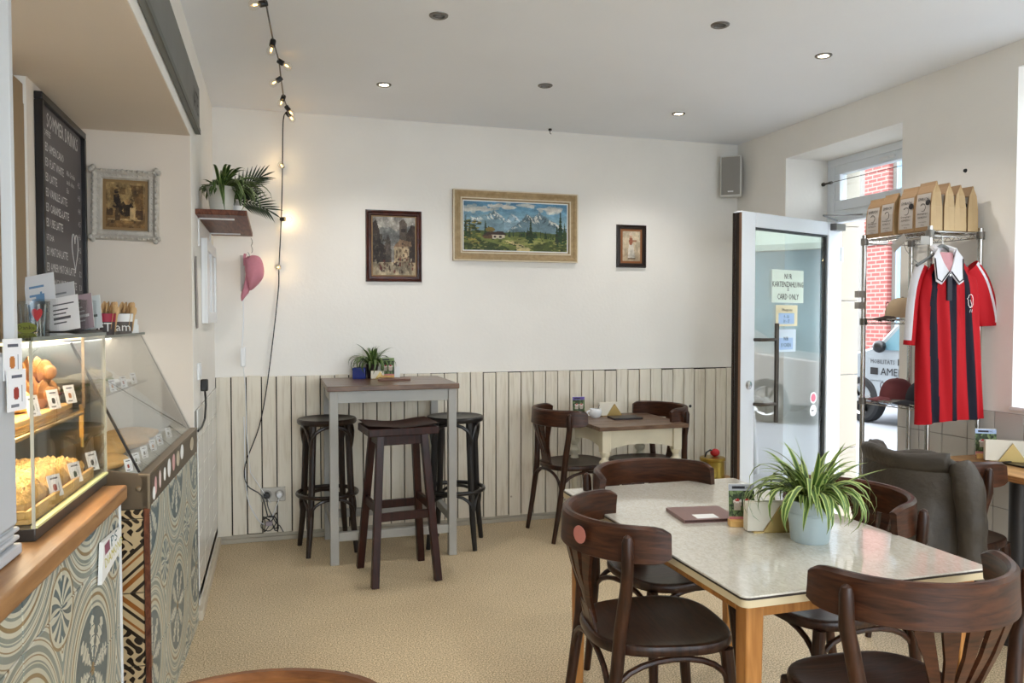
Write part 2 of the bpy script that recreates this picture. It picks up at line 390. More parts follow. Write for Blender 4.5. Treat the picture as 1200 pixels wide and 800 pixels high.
wb = struct('wall_back', MB().box(XL, 3.95, YB, 5.3, 0, ZC), m_wall, smooth=False)
wr = struct('wall_right', MB().box(XR, 3.95, 4.594, YB, 0, ZC).box(XR, 3.95, 3.556, 4.594, 2.51, ZC).box(XR, 3.95, 2.85, 3.556, 0, ZC)
    .box(XR, 3.95, .75, 2.85, 0, .98).box(XR, 3.95, .75, 2.85, 2.6, ZC).box(XR, 3.95, .2, .75, 0, ZC).box(XR, 3.95, -2.1, .2, 0, .98).box(XR, 3.95, -2.1, .2, 2.6, ZC).box(XR, 3.95, -2.75, -2.1, 0, ZC), m_wall, smooth=False)
struct('wall_front', MB().box(-1.0, -.3, -2.75, -2.6, 0, ZC).box(3.2, XR, -2.75, -2.6, 0, ZC).box(-.3, 3.2, -2.75, -2.6, 0, .12).box(-.3, 3.2, -2.75, -2.6, 2.52, ZC), m_wall, smooth=False)
# planks of the back wainscot
part('gap_shade_sheet', MB().box(XL+.002, XR-.002, 5.1765, 5.1795, .03, 1.045), m_gap, wb)  # dark sheet paints in the shade between the planks
pitch = (XR-XL-.006)/41
pl_me = bevel(part('plank', MB().box(-pitch/2+.0031, pitch/2-.0031, -.018, 0, .052, 1.05), m_plank, wb), .0018, 1)
for i in range(41):
    o = pl_me if i == 0 else dup(pl_me, parent=wb)
    o.location = (XL+.003+pitch*(i+.5), 5.1765-random.uniform(0, .002), random.uniform(-.006, .004)-.012*i/41); o.scale = (random.choice((.99, 1, .98, 1)), 1, 1)
struct('baseboard_back', MB().box(XL, XR, 5.150, 5.1795, 0, .028).box(XL, XR, 5.158, 5.1765, .028, .05), mat('grey_beige_skirting', (176, 168, 152), .6), .003)
struct('baseboard_left', MB().prism([(XL, 3.87), (XL+.028, 3.87), (XL+.028, 5.148), (XL, 5.148)], 0, .05), mat('beige_skirting', (206, 194, 172), .5), .006)
for k_ in range(5): part('stone_block', MB().box(3.785, 3.958, 4.572, 4.5945, k_*.52-.02, k_*.52+.494), mat('cream_jamb_stone', (176, 168, 154), .85), wr, .004)
# white tiles low on the left wall and grey-white tiles low on the right wall
part('grout', MB().box(XL, XL+.003, 3.862, 5.15, .05, .985), m_grout, wl)
tw = part('tile', MB().box(0, .007, -.1495, .1495, -.0745, .0745), m_tilew, wl, .0015)
k = 0
for i in range(5):
    for j in range(7):
        y = 5.148-.1505-.301*i
        if y < 3.862: continue
        o = tw if k == 0 else dup(tw, parent=wl); k += 1
        z = .985-.0755-.151*j; h = 1
        o.location = (XL+.001, y, z)
        if z-.0755 < .05: o.scale = (1, 1, .48); o.location = (XL+.001, y, .085)
        if y-.1505 < 3.862: o.scale[1] = .27; o.location[1] = y+.1095
tg = part('tile', MB().box(-.007, 0, -.0755, .0755, -.0755, .0755), m_tileg, wr, .0015)
part('grout', MB().box(XR-.003, XR, 2.0, 3.556, 0, .964), m_grout, wr)
k = 0
for i in range(10):
    for j in range(6):
        o = tg if k == 0 else dup(tg, parent=wr); k += 1
        o.location = (XR-.001, 3.556-.0775-.155*i, .964-.0775-.155*j)
# downlights in the ceiling
for i, (x, y, on, wh) in enumerate([(.596, 4.416, 1, 'nearest the string lights'), (.688, 3.346, 0, 'closest to the string lights'), (1.464, 4.169, 0, 'between the two lit ones near the back wall'), (1.908, 3.087, 0, 'between an unlit one and the doorway one'), (2.478, 4.491, 1, 'nearest the corner loudspeaker'), (2.622, 3.295, 1, 'nearest the wire rack'), (.65, 1.9, 1, 'added out of view above the service counter'), (1.9, 1.7, 1, 'added out of view above the laminate table'), (.65, .2, 1, 'added out of view by the shop front on the counter side'), (2.2, 0, 1, 'added out of view by the shop front on the window side'), (1.4, -1.4, 1, 'added out of view just inside the shop front')]):  # the last five are unseen lamps, added to brighten the room
    t = thing('downlight', ('lit' if on else 'unlit dark')+' recessed ceiling spotlight '+wh, 'spotlight', (x, y, ZC), 0, 'lit ceiling spotlights' if on else 'unlit ceiling spotlights')
    part('ring', MB().lathe([(.026, -.001), (.028, -.006), (.036, -.007), (.041, -.004), (.042, 0)], 24), mat('grey_chrome_ring', (120, 116, 112), .3, .8), t)
    part('lamp', MB().lathe([(0, -.003), (.018, -.0035), (.026, -.002)], 20), mat('lit_lamp_lens', (255, 236, 205), .3, emit=9) if on else mat('dark_lamp_lens', (52, 46, 42), .2), t)
    if on:
        l = bpy.data.lights.new('downlight_beam', 'SPOT'); l.energy = 6.2; l.color = (1, .95, .90); l.spot_size = R(125); l.spot_blend = .7; l.shadow_soft_size = .03
        lo = bpy.data.objects.new('downlight_beam', l); COL.objects.link(lo); lo.parent = t; lo.location = (0, 0, -.02)
solo('ceiling_hook', MB().cyl((0, 0, 0), .012, -.012, 0, 12).tube([(0, 0, -.012), (0, 0, -.03), (.008, 0, -.036)], .003, 6), m_black, 'small dark hook in the ceiling near the back wall', 'hook', (1.83, 5.11, ZC))

# ------------------------------------------------------------ windows in the right and front walls
def window(name, y0, y1, z0, z1, x=3.73):
    t = sroot(name, (x, (y0+y1)/2, z0)); h = z1-z0; w = (y1-y0)/2; f = .07
    part('window_frame', MB().box(-.035, .035, -w, w, 0, f).box(-.035, .035, -w, w, h-f, h).box(-.035, .035, -w, -w+f, f, h-f).box(-.035, .035, w-f, w, f, h-f).box(-.03, .03, -.04, .04, f, h-f), m_pvc, t, .004)
    part('pane', MB().box(-.004, .004, -w+f, -.04, f, h-f), g_win, t, smooth=False); part('pane', MB().box(-.004, .004, .04, w-f, f, h-f), g_win, t, smooth=False)
    part('window_sill', MB().box(-.39, -.036, -w, w, 0, .018), m_white, t, .004)
window('window_2', .75, 2.85, .98, 2.6); window('added_window_3', -2.1, .2, .98, 2.6)  # the second one is unseen, added to let in more daylight
t = sroot('added_window_4', (1.45, -2.68, .12))  # unseen glazed shop front, added for daylight from behind the camera
mb = MB().box(-1.75, 1.75, -.03, .03, 0, .08).box(-1.75, 1.75, -.03, .03, 2.32, 2.4)
for x in (-1.75, -.6, .53, 1.67): mb.box(x, x+.08, -.03, .03, .08, 2.32)
part('window_frame', mb, m_pvc, t)
for x in (-1.67, -.52, .61): part('pane', MB().box(x, x+1.07, -.004, .004, .08, 2.32), g_win, t, smooth=False)
# ------------------------------------------------------------ doorway: frame, transom, open leaf
t = sroot('trim_1', (3.735, 4.075, 0))
part('door_frame', MB().box(-.035, .035, .45, .519, 0, 2.46).box(-.035, .035, -.519, -.45, 0, 2.46).box(-.035, .035, -.45, .45, 2.07, 2.15).box(-.035, .035, -.519, .519, 2.46, 2.51), m_pvc, t, .004)
part('threshold', MB().box(-.05, .05, -.519, .519, 0, .012), m_chrome, t)
t = sroot('window_1', (3.735, 4.075, 2.15))
part('window_frame', MB().box(-.03, .03, -.45, .45, 0, .07).box(-.03, .03, -.45, .45, .25, .31).box(-.03, .03, -.45, -.40, .07, .25).box(-.03, .03, .40, .45, .07, .25), m_pvc, t, .004)
part('pane', MB().box(-.004, .004, -.40, .40, .07, .25), g_win, t, smooth=False)
part('latch', MB().box(-.045, -.03, -.10, .02, .265, .285).box(-.055, -.04, -.06, -.02, .27, .28), m_white, t)
HP = Vector((3.70, 4.45, 0)); LR = math.atan2(-.343, -.939)
t = sroot('door_1', HP, LR)
w = 1.085
part('door_frame', MB().box(0, .15, -.062, 0, .02, 2.06).box(w-.135, w, -.062, 0, .02, 2.06).box(.15, w-.135, -.062, 0, 1.972, 2.06).box(.15, w-.135, -.062, 0, .02, .17), m_pvc, t, .006)
part('bead', MB().box(.15, .162, -.05, -.012, .17, 1.972).box(w-.147, w-.135, -.05, -.012, .17, 1.972).box(.162, w-.147, -.05, -.012, 1.96, 1.972), mat('dark_glazing_seal', (60, 64, 66), .6), t)
part('pane', MB().box(.162, w-.147, -.036, -.026, .17, 1.96), g_pane, t, smooth=False)
part('edge_seal', MB().box(w, w+.012, -.060, -.048, .03, 2.05).box(w, w+.004, -.044, -.018, .03, 2.05), mat('brown_black_seal', (40, 30, 24), .6), t)
part('edge_strip', MB().box(w, w+.006, -.016, -.002, .03, 2.05), mat('brown_edge_strip', (128, 96, 74), .5), t)
hb = part('handle', MB().tube([(.82, .065, .775), (.82, .065, 1.385)], .014, 12).tube([(.82, .065, 1.285), (.93, .064, 1.285), (.952, .05, 1.285), (.955, 0, 1.285)], .0105, 10).tube([(.82, .065, .89), (.93, .064, .89), (.952, .05, .89), (.955, 0, .89)], .0105, 10), mat('dark_steel_handle', (86, 80, 74), .35, .9), t)
part('lock', MB().at((w-.075, 0, 1.01), rx=R(-90)).lathe([(0, .012), (.014, .012), (.026, .008), (.028, 0)], 20), m_chrome, t)
part('hinge', MB().tube([(-.005, .004, 1.80), (-.005, .004, 1.90)], .011, 10).tube([(-.005, .004, .3), (-.005, .004, .4)], .011, 10), m_pvc, t)
part('closer_arm', MB().box(.02, .13, .0, .045, 2.005, 2.05).tube([(.1, .03, 2.07), (.38, .10, 2.075)], .006, 6).tube([(.38, .10, 2.075), (.02, .20, 2.10), (-.06, -.04, 2.10)], .006, 6), mat('grey_metal_arm', (120, 118, 116), .4, .6), t)
def notice(x0, x1, z0, z1, lab, lines, cols=None, mt=m_paper):
    M = frameM((0, 0, 0), (-1, 0, 0), (0, 0, 1)); wd = x1-x0; h = z1-z0
    o = bpy.data.objects.new('door_notice', None); COL.objects.link(o)
    o.matrix_world = Matrix.Translation(HP) @ Matrix.Rotation(LR, 4, 'Z') @ Matrix.Translation((x1, -.0255, z0)); tag(o, lab, 'notice')
    sheet = part('sheet', MB().box(-wd, 0, 0, .0007, 0, h), mt, o, smooth=False)
    if cols: part('inset', MB().box(-wd*.85, -wd*.12, .0008, .0012, h*.1, h*.62), cols, o, smooth=False)
    mb = MB()
    for (s, u, v, sz) in lines: mb.text(s, sz, Matrix.Translation((-wd*u, .0016, h*v)) @ M, 'CENTER', sx=.8)
    if lines: part('lettering', mb, m_ink, o, smooth=False)
    return o
pale = mat('milky_notice_sheet', (226, 240, 228), .5)
notice(.40, .745, 1.515, 1.725, 'handwritten sheet on the door glass reading KARTENZAHLUNG and CARD ONLY', [('NUR', .5, .72, .05), ('KARTENZAHLUNG', .5, .48, .05), ('=', .5, .32, .05), ('CARD ONLY', .5, .1, .052)], None, pale)
notice(.465, .70, 1.365, 1.50, 'cream notice with a blue inset below the card sign', [('Öffnungszeiten', .5, .72, .025), ('9 - 16', .48, .38, .03), ('10 - 17', .48, .16, .03)], mat('pale_blue_print', (170, 198, 232), .5), mat('cream_notice_sheet', (236, 226, 190), .6))
notice(.48, .70, 1.20, 1.345, 'pale blue small notice stuck below the cream notice', [('WIR', .5, .5, .035), ('SUCHEN', .5, .22, .035)], mat('pale_blue_print', (170, 198, 232), .5), mat('pale_sheet', (214, 228, 240), .6))
for i, (z, nm, c) in enumerate([(.885, 'round pink and white sticker on the door glass', (226, 170, 180)), (.80, 'round white smiling sticker on the door glass', (236, 240, 242))]):
    M = Matrix.Translation(HP) @ Matrix.Rotation(LR, 4, 'Z') @ Matrix.Translation((.27, -.0255, z))
    o = bpy.data.objects.new('round_sticker', None); COL.objects.link(o); o.matrix_world = M; tag(o, nm, 'sticker')
    part('disc', MB().at(rx=R(-90)).cyl((0, 0, 0), .038, 0, .0008, 24), m_paper, o)
    part('print', MB().at((0, 0, 0), rx=R(-90)).cyl((0, 0, 0), .028 if i == 0 else .006, .0009, .0012, 12).at((.014 if i else 0, 0, 0), rx=R(-90)).cyl((0, 0, 0), .006, .0013, .0016, 10), mat('sticker_pink', (214, 110, 130), .5) if i == 0 else m_ink, o)
solo('curtain_wire', MB().tube([(3.66, 4.59, 2.345), (3.66, 3.56, 2.345)], .0022, 6).at((3.66, 4.57, 2.345), rx=R(90)).lathe([(0, -.02), (.014, -.02), (.014, -.01), (.007, -.008), (.007, .05), (.010, .052), (.010, .07), (0, .07)], 12), mat('dark_wire', (70, 66, 62), .4, .6), 'thin tension wire strung across the door recess', 'wire')
# ------------------------------------------------------------ the street outside
m_plaster = mat('pale_house_plaster', (150, 148, 143), .9, var=.04, scale=.6)
m_plaster2 = mat('cream_house_plaster', (156, 149, 130), .9, var=.04, scale=.6)
struct('unseen_upper_wall', MB().box(-1.1, 3.95, -2.75, 5.3, 2.85, 9.5).box(-1.1, 3.95, 5.3, 20, -.1, 9.5), m_plaster2, smooth=False)  # unseen upper floors, added to cut the sky light on the street
struct('ground', MB().box(3.95, 30, -25, 45, -.2, -.12).box(3.95, 5.9, -25, 45, -.12, -.02).box(11.5, 30, -25, 45, -.12, -.02).box(-12, 3.95, -25, -2.75, -.2, -.02), mat('pale_street_asphalt', (142, 145, 150), .9, var=.06, scale=.7), smooth=False)
def brickmat():
    m, nt, b = newmat('red_brick_facade'); tc = nt.nodes.new('ShaderNodeTexCoord'); sp = nt.nodes.new('ShaderNodeSeparateXYZ'); mp = nt.nodes.new('ShaderNodeCombineXYZ'); nt.links.new(tc.outputs['Object'], sp.inputs[0])
    nt.links.new(sp.outputs[1], mp.inputs[0]); nt.links.new(sp.outputs[2], mp.inputs[1]); br = nt.nodes.new('ShaderNodeTexBrick'); br.inputs['Scale'].default_value = 1
    br.inputs['Brick Width'].default_value = .25; br.inputs['Row Height'].default_value = .085; br.inputs['Mortar Size'].default_value = .014
    br.inputs['Color1'].default_value = (*lin((158, 82, 78)), 1); br.inputs['Color2'].default_value = (*lin((168, 96, 90)), 1); br.inputs['Mortar'].default_value = (*lin((186, 146, 138)), 1)
    nt.links.new(mp.outputs[0], br.inputs[0]); nt.links.new(br.outputs[0], b.inputs['Base Color']); b.inputs['Roughness'].default_value = .9; return m
m_brick = brickmat(); m_pane = mat('dark_blue_pane', (120, 146, 160), .15)
t = thing('town_house', 'pale plastered town house with red brick piers across the street', 'building', (12.0, 12, -.02))
part('wall', MB().box(.12, 6, -4.2, 9, 0, 9), m_plaster, t, smooth=False)
part('plinth', MB().box(.0, .12, 1.95, 9, 0, .55), m_plaster2, t, smooth=False)
for (y0, y1) in ((1.06, 1.72), (-2.9, -2.1)):
    p = part('brick_pier', MB().box(0, .12, y0, y1, .02, 8.9), m_brick, t, smooth=False)
    part('stone_band', MB().box(-.03, 0, y0-.02, y1+.02, 2.95, 3.12), m_plaster, p, smooth=False)
for zz in (.9, 4.2):
    for yy in (-1.6, -.4, 2.5, 4.2):
        f = part('window', MB().box(.07, .12, yy, yy+1.0, zz, zz+1.9), m_pvc, t, smooth=False)
        part('pane', MB().box(.06, .07, yy+.08, yy+.47, zz+.1, zz+1.8).box(.06, .07, yy+.53, yy+.92, zz+.1, zz+1.8), m_pane, f, smooth=False)
part('downpipe', MB().tube([(.06, .82, 0), (.06, .82, 8.8)], .05, 8), mat('blue_grey_pipe', (150, 176, 196), .5), t)
t = thing('cream_house', 'cream rendered house with shop front and awning across the street', 'building', (12.0, 3, -.02))
part('wall', MB().box(.05, 6, -9, 4.8, 0, 9), m_plaster2, t, smooth=False)
part('shop_front', MB().box(0, .05, -1.5, 3.2, .1, 2.6), mat('blue_shop_front', (120, 160, 170), .4), t, smooth=False)
part('awning', MB().add([(.05, -1.7, 3.0), (.05, 3.4, 3.0), (-.8, 3.4, 2.65), (-.8, -1.7, 2.65), (.05, -1.7, 2.95), (.05, 3.4, 2.95), (-.8, 3.4, 2.55), (-.8, -1.7, 2.55)], [(0, 1, 2, 3), (7, 6, 5, 4), (3, 2, 6, 7), (0, 3, 7, 4), (1, 5, 6, 2)]), mat('sea_green_awning', (158, 172, 158), .7), t, smooth=False)
for zz in (3.6, 6.4):
    for yy in (-7, -4.6, -2.2, .2, 2.6):
        f = part('window', MB().box(0, .05, yy, yy+1.1, zz, zz+1.8), m_pvc, t, smooth=False)
        part('pane', MB().box(-.01, 0, yy+.08, yy+.52, zz+.1, zz+1.7).box(-.01, 0, yy+.58, yy+1.02, zz+.1, zz+1.7), m_pane, f, smooth=False)
def car_profile(t, prof, half, m, y0):
    """side outline (y, z) extruded across x with rounded sides"""
    mb = MB(); n = len(prof); lv = [(-half, .90), (-half*.96, 1), (half*.96, 1), (half, .90)]
    cy = sum(p[0] for p in prof)/n; cz = sum(p[1] for p in prof)/n; vs = []; fs = []
    for (x, s) in lv: vs += [(x, cy+(y-cy)*(.985 if s < 1 else 1), cz+(z-cz)*(.97 if s < 1 else 1)) for y, z in prof]
    for i in range(3):
        for q in range(n): fs.append((i*n+q, (i+1)*n+q, (i+1)*n+(q+1) % n, i*n+(q+1) % n))
    fs.append(tuple(range(n))); fs.append(tuple(3*n+q for q in range(n))[::-1]); mb.add(vs, fs); return part('body', mb, m, t, .03)
def wheels(t, half, ys, r, lo):
    for s in (-1, 1):
        for y in ys:
            wh = part('wheel', MB().at((s*(half-.08), y, r+lo), ry=R(90)*s).lathe([(0, -.1), (r*.9, -.1), (r, -.06), (r, .07), (r*.9, .10), (r*.66, .10), (r*.64, .06), (0, .06)], 28), mat('tyre_rubber', (36, 36, 38), .8), t)
            mb = MB().at((s*(half-.08), y, r+lo), ry=R(90)*s).lathe([(r*.58, .07), (r*.66, .095), (r*.66, .105), (r*.58, .08)], 28).lathe([(0, .10), (r*.16, .10), (r*.16, .06)], 12)
            for k in range(10): mb.at((s*(half-.08), y, r+lo), ry=R(90)*s).M = mb.M @ Matrix.Rotation(k*math.pi/5, 4, 'Z'); mb.box(r*.1, r*.6, -.018, .018, .07, .095)
            part('rim', mb, m_chrome, wh)
t = thing('parked_car', 'grey estate car parked at the far kerb', 'car', (10.45, 1.08, -.12))
m_car = mat('warm_grey_car_paint', (150, 144, 138), .3, coat=.6)
car_profile(t, [(-2.2, .28), (2.15, .28), (2.25, .6), (2.1, .92), (1.25, 1.02), (.55, 1.45), (-1.3, 1.5), (-2.1, 1.05), (-2.28, .7)], .88, m_car, 0)
for s in (-1, 1): part('side_window', MB().prism([(1.0, 1.05), (.5, 1.38), (-1.2, 1.42), (-1.75, 1.08)], -.004, .004), mat('tinted_car_glass', (70, 84, 90), .1), t, loc=(s*.885, 0, 0), rot=(R(90), 0, R(90)))
wheels(t, .88, (-1.38, 1.38), .33, 0)
t = thing('delivery_van', 'white van with dark lettering parked outside the open door', 'van', (9.2, 7.9, -.12))
m_van = mat('white_van_paint', (158, 166, 174), .35, coat=.4)
car_profile(t, [(-2.4, .3), (1.95, .3), (2.1, .6), (2.02, .95), (1.35, 1.12), (.75, 1.62), (.3, 1.75), (-2.3, 1.78), (-2.45, 1.2)], .9, m_van, 0)
part('side_window', MB().prism([(1.25, 1.08), (.72, 1.52), (.3, 1.6), (.2, 1.08)], -.006, .006), mat('pale_van_glass', (120, 160, 176), .1), t, loc=(-.905, 0, 0), rot=(R(90), 0, R(90)))
part('mirror', MB().blob((-1.0, 1.15, 1.13), (.09, .1, .09), 10, 6), m_black, t)
wheels(t, .9, (-1.5, 1.6), .34, 0)
M = frameM((0, 0, 0), (0, -1, 0), (0, 0, 1))
part('lettering', MB().text('MOBILITÄTS', .085, Matrix.Translation((-.908, 1.42, .88)) @ M).text('AMELU', .15, Matrix.Translation((-.908, 1.22, .72)) @ M, sx=1.1).text('www.mobil.de', .045, Matrix.Translation((-.908, 1.42, .62)) @ M).add([(-.908, 1.42, .72), (-.908, 1.27, .72), (-.908, 1.27, .82), (-.908, 1.42, .82)], [(0, 1, 2, 3)]).add([(-.908, .9, .87), (-.908, .2, .87), (-.908, .2, .96), (-.908, .9, .96)], [(0, 1, 2, 3)]), m_ink, t, smooth=False)
t = thing('pavement_sign', 'folding pavement sign board with white frame outside the door', 'sign board', (5.05, 3.22, -.02), R(8))
for s in (-1, 1):
    fr = part('frame', MB().box(-.02, .02, -.3, .3, 0, .05).box(-.02, .02, -.3, .3, .95, 1.0).box(-.02, .02, -.3, -.25, .05, .95).box(-.02, .02, .25, .3, .05, .95), m_white, t, loc=(s*.2, 0, 0), rot=(0, -s*R(11), 0))
    part('board', MB().box(-.008, .008, -.25, .25, .05, .95), mat('grey_blackboard', (90, 94, 100), .8), fr)

# ------------------------------------------------------------ sales counters in their own frame (turned 2.4 degrees)
KO = Vector((-.398, 2.75, 0)); KA = R(-2.4); KM = Matrix.Translation(KO) @ Matrix.Rotation(KA, 4, 'Z')
def K(x, y, z=0): return KM @ Vector((x, y, z))
X_ = X
def tile_oval():
    m, nt, b = newmat('slate_and_cream_medallion_tile'); X.nt = nt; u, v = uvxy(nt)   # u, v in -1..1 over two by two tiles
    r = X.op('SQRT', u*u+v*v); th = X.op('ARCTAN2', v, u)
    r2 = X.op('SQRT', X.op('POWER', absx(u)-1, 2)+X.op('POWER', absx(v)-1, 2))
    petal = sinx(th*8+sinx(r*26)*1.3)*.55+sinx(r*34-sinx(th*4)*2.5)*.6
    slate = (96, 112, 116); tan = (150, 128, 92); grey = (140, 148, 140)
    d = absx(u)+absx(v)
    leafm = absx(X.op('FRACT', th*(8/6.28318)+.5)-.5) < (sinx(r*5.2)*.30+sinx(r*62)*.07)
    layers = [(band(X.op('FRACT', r*8.5), .0, .45), grey), (band(X.op('FRACT', r*8.5+.25), .0, .10), tan), (band(r2, .0, .34), (206, 204, 186)), (mn(band(r2, .0, .30), sinx(X.op('ARCTAN2', absx(v)-1, absx(u)-1)*12+r2*14) > 0), slate), (band(r2, .34, .37), tan),
              (r < .86, (208, 206, 188)), (band(r, .815, .85), grey), (band(r, .74, .775), tan), (band(r, .665, .69), grey), (r < .63, slate), (mn(r < .60, leafm), (206, 204, 188)), (mn(r < .5, band(X.op('FRACT', r*9), 0, .12)), slate), (r < .07, tan)]
    layered(nt, b, (208, 206, 190), layers); b.inputs['Roughness'].default_value = .3
    return m
def tile_brown():
    m, nt, b = newmat('brown_and_black_ornament_tile'); X.nt = nt; u, v = uvxy(nt)
    d = absx(u)*.9+absx(v); leaf = sinx(u*31+sinx(v*22)*1.8)*sinx(v*27+sinx(u*19)*1.8)
    blk = (44, 34, 24); crm = (196, 172, 132); org = (150, 92, 40)
    st = band(X.op('FRACT', (absx(u)*.9+absx(v))*5.5), 0, .34)
    layered(nt, b, crm, [(st, blk), (d < 1.24, crm), (band(d, 1.10, 1.18), org), (band(d, 1.0, 1.05), blk), (band(d, .86, .90), org), (d < .80, blk), (mn(d < .74, leaf > -.12), crm), (band(d, .0, .1), org)])
    b.inputs['Roughness'].default_value = .3; return m
m_oval = tile_oval(); m_btile = tile_brown(); m_tgrout = mat('dark_tile_grout', (84, 76, 64), .9)
def tile_mesh(name, s, t, qu, qv, m, wu=(0, 1), wv=(0, 1)):
    """square tile in the local Y-Z plane facing +X; UV covers its quarter of a two by two pattern"""
    y0, y1 = -s/2+s*wu[0], -s/2+s*wu[1]; z0, z1 = -s/2+s*wv[0], -s/2+s*wv[1]; e = .002
    v = [(0, y0, z0), (0, y1, z0), (0, y1, z1), (0, y0, z1), (t-e, y0, z0), (t-e, y1, z0), (t-e, y1, z1), (t-e, y0, z1), (t, y0+e, z0+e), (t, y1-e, z0+e), (t, y1-e, z1-e), (t, y0+e, z1-e)]
    f = [(8, 9, 10, 11)]+[(a, b_, b_+4, a+4) for a, b_ in ((0, 1), (1, 2), (2, 3), (3, 0))]+[(a+4, b_+4, b_+8, a+8) for a, b_ in ((0, 1), (1, 2), (2, 3), (3, 0))]
    me = bpy.data.meshes.new(name); me.from_pydata(v, [], f); me.materials.append(m); uv = me.uv_layers.new()
    for li, l in enumerate(me.loops):
        p = v[l.vertex_index]; uv.data[li].uv = ((p[1]/s+.5)+qu, (p[2]/s+.5)+qv)
    me.update(); return me
TQ = {}
def tiles(parent, x, y0, y1, z0, z1, s, oy, oz, m, rot=0, base=(0, 0)):
    """lay tiles with joint origin (oy, oz) over y0..y1, z0..z1 in the plane local x; edge tiles are cut"""
    g = .003
    iy0 = math.floor((y0-oy)/s+1e-6); iy1 = math.ceil((y1-oy)/s-1e-6); iz0 = math.floor((z0-oz)/s+1e-6); iz1 = math.ceil((z1-oz)/s-1e-6)
    for i in range(iy0, iy1):
        for j in range(iz0, iz1):
            a, b_ = oy+i*s, oy+(i+1)*s; c, d = oz+j*s, oz+(j+1)*s
            wu = (max(0, (y0-a)/s)+g/s/2, min(1, (y1-a)/s)-g/s/2); wv = (max(0, (z0-c)/s)+g/s/2, min(1, (z1-c)/s)-g/s/2)
            if wu[1]-wu[0] < .03 or wv[1]-wv[0] < .03: continue
            q = (-(i % 2), -(j % 2)) ; key = (m.name, q, tuple(round(t, 3) for t in wu+wv))
            if key not in TQ: TQ[key] = tile_mesh('tile', s, .006, q[0], q[1], m, wu, wv)
            if rot: o = obj('tile', TQ[key], parent, (base[0]+((a+b_)/2), base[1], (c+d)/2), (0, 0, rot))
            else: o = obj('tile', TQ[key], parent, (x, (a+b_)/2, (c+d)/2))
# --- service counter with the oak worktop
t = thing('service_counter', 'tiled counter with an oak worktop carrying the pastry case', 'counter', KO, KA)
part('body', MB().box(-.40, -.064, -2.3, -.13, 0, .86), m_tgrout, t, smooth=False)
part('worktop', MB().box(-.40, -.037, -2.3, -.118, .86, .905), m_oak, t, .006)
part('corner_strip', MB().box(-.066, -.054, -.136, -.126, 0, .86), m_white, t)
tiles(t, -.064, -1.9, -.137, .0, .858, .2555, -.454-.2555*6, .735-.2555*3, m_oval)
# --- chilled counter
t = thing('chilled_counter', 'chilled glass sandwich counter clad in patterned tiles and steel', 'display counter', KO, KA)
part('body', MB().box(-.40, -.006, .008, 1.095, 0, .805), m_tgrout, t, smooth=False)
part('steel_front', MB().box(-.022, .004, .0, 1.095, .805, .905), m_steelp, t, .003)
part('steel_rim', MB().box(-.03, .007, -.002, 1.095, .905, .915), m_steel, t, .002)
e_ = part('steel_end', MB().add([(-.40, 0, .80), (.004, 0, .80), (.004, 0, .908), (-.36, 0, .975), (-.40, 0, .975), (-.40, .012, .80), (.004, .012, .80), (.004, .012, .908), (-.36, .012, .975), (-.40, .012, .975)],
     [(0, 1, 2, 3, 4), (9, 8, 7, 6, 5), (0, 5, 6, 1), (1, 6, 7, 2), (2, 7, 8, 3), (3, 8, 9, 4), (4, 9, 5, 0)]), m_steelp, t, .002)
part('bolt', MB().at((-.028, 0, .865), rx=R(90)).lathe([(0, .006), (.007, .005), (.010, 0)], 14), m_steel, e_)
part('steel_edge', MB().box(-.002, .006, -.003, .006, .80, .912), m_steel, t)
part('wooden_corner', MB().box(-.014, .002, -.002, .010, 0, .80), m_shelfw, t)
tiles(t, -.004, .012, 1.095, .0, .803, .2555, .012, .548-.2555*3, m_oval)
# ornament tiles on the near end (facing the camera side)
z = .805; 
tiles(t, 0, -.40, -.016, .0, .798, .242, -.135-.242*2, .525-.242*3, m_btile, rot=R(-90), base=(0, .008))
for i, (y, z, rx_, rz_, c) in enumerate([(.07, .835, .022, .022, 0), (.10, .855, .018, .03, 1), (.18, .86, .016, .03, 2), (.27, .86, .02, .024, 0), (.36, .865, .03, .034, 0), (.46, .868, .028, .032, 1), (.56, .865, .034, .03, 3), (.66, .875, .036, .03, 0), (.93, .865, .05, .028, 3)]):
    ol = [(rx_*math.cos(a*math.pi/8), rz_*math.sin(a*math.pi/8)) for a in range(16)]
    part('sticker', MB().prism(ol, 0, .001), [m_paper, mat('pink_sticker', (226, 178, 176), .5), mat('pale_pink_sticker', (236, 214, 208), .5), mat('beige_sticker', (204, 192, 170), .5)][c], t, loc=(.0042, y, z), rot=(R(90), 0, R(90)))
part('deck', MB().box(-.39, -.03, .014, 1.09, .895, .905), mat('pale_steel_deck', (200, 204, 204), .35, .3), t)
part('back_panel', MB().box(-.40, -.392, .02, 1.09, .905, 1.345), mat('pale_grey_panel', (196, 196, 192), .5), t)
def slab(p, q, th): # pane from bottom edge p=(x,z) to top edge q=(x,z), over y
    return [p, q]
part('front_pane', MB().add([(-.030, .02, .915), (-.022, .02, .915), (-.218, .02, 1.344), (-.226, .02, 1.344), (-.030, 1.09, .915), (-.022, 1.09, .915), (-.218, 1.09, 1.344), (-.226, 1.09, 1.344)], [(0, 1, 2, 3), (7, 6, 5, 4), (0, 4, 5, 1), (1, 5, 6, 2), (2, 6, 7, 3), (3, 7, 4, 0)]), g_case, t, smooth=False)
part('seal', MB().bar([(-.030, .022, .915), (-.225, .022, 1.34)], .007, .007, up=(0, 1, 0)), m_black, t)
part('far_seal', MB().bar([(-.030, 1.088, .915), (-.225, 1.088, 1.34)], .004, .004, up=(0, 1, 0)), mat('grey_seal', (110, 112, 110), .4), t)
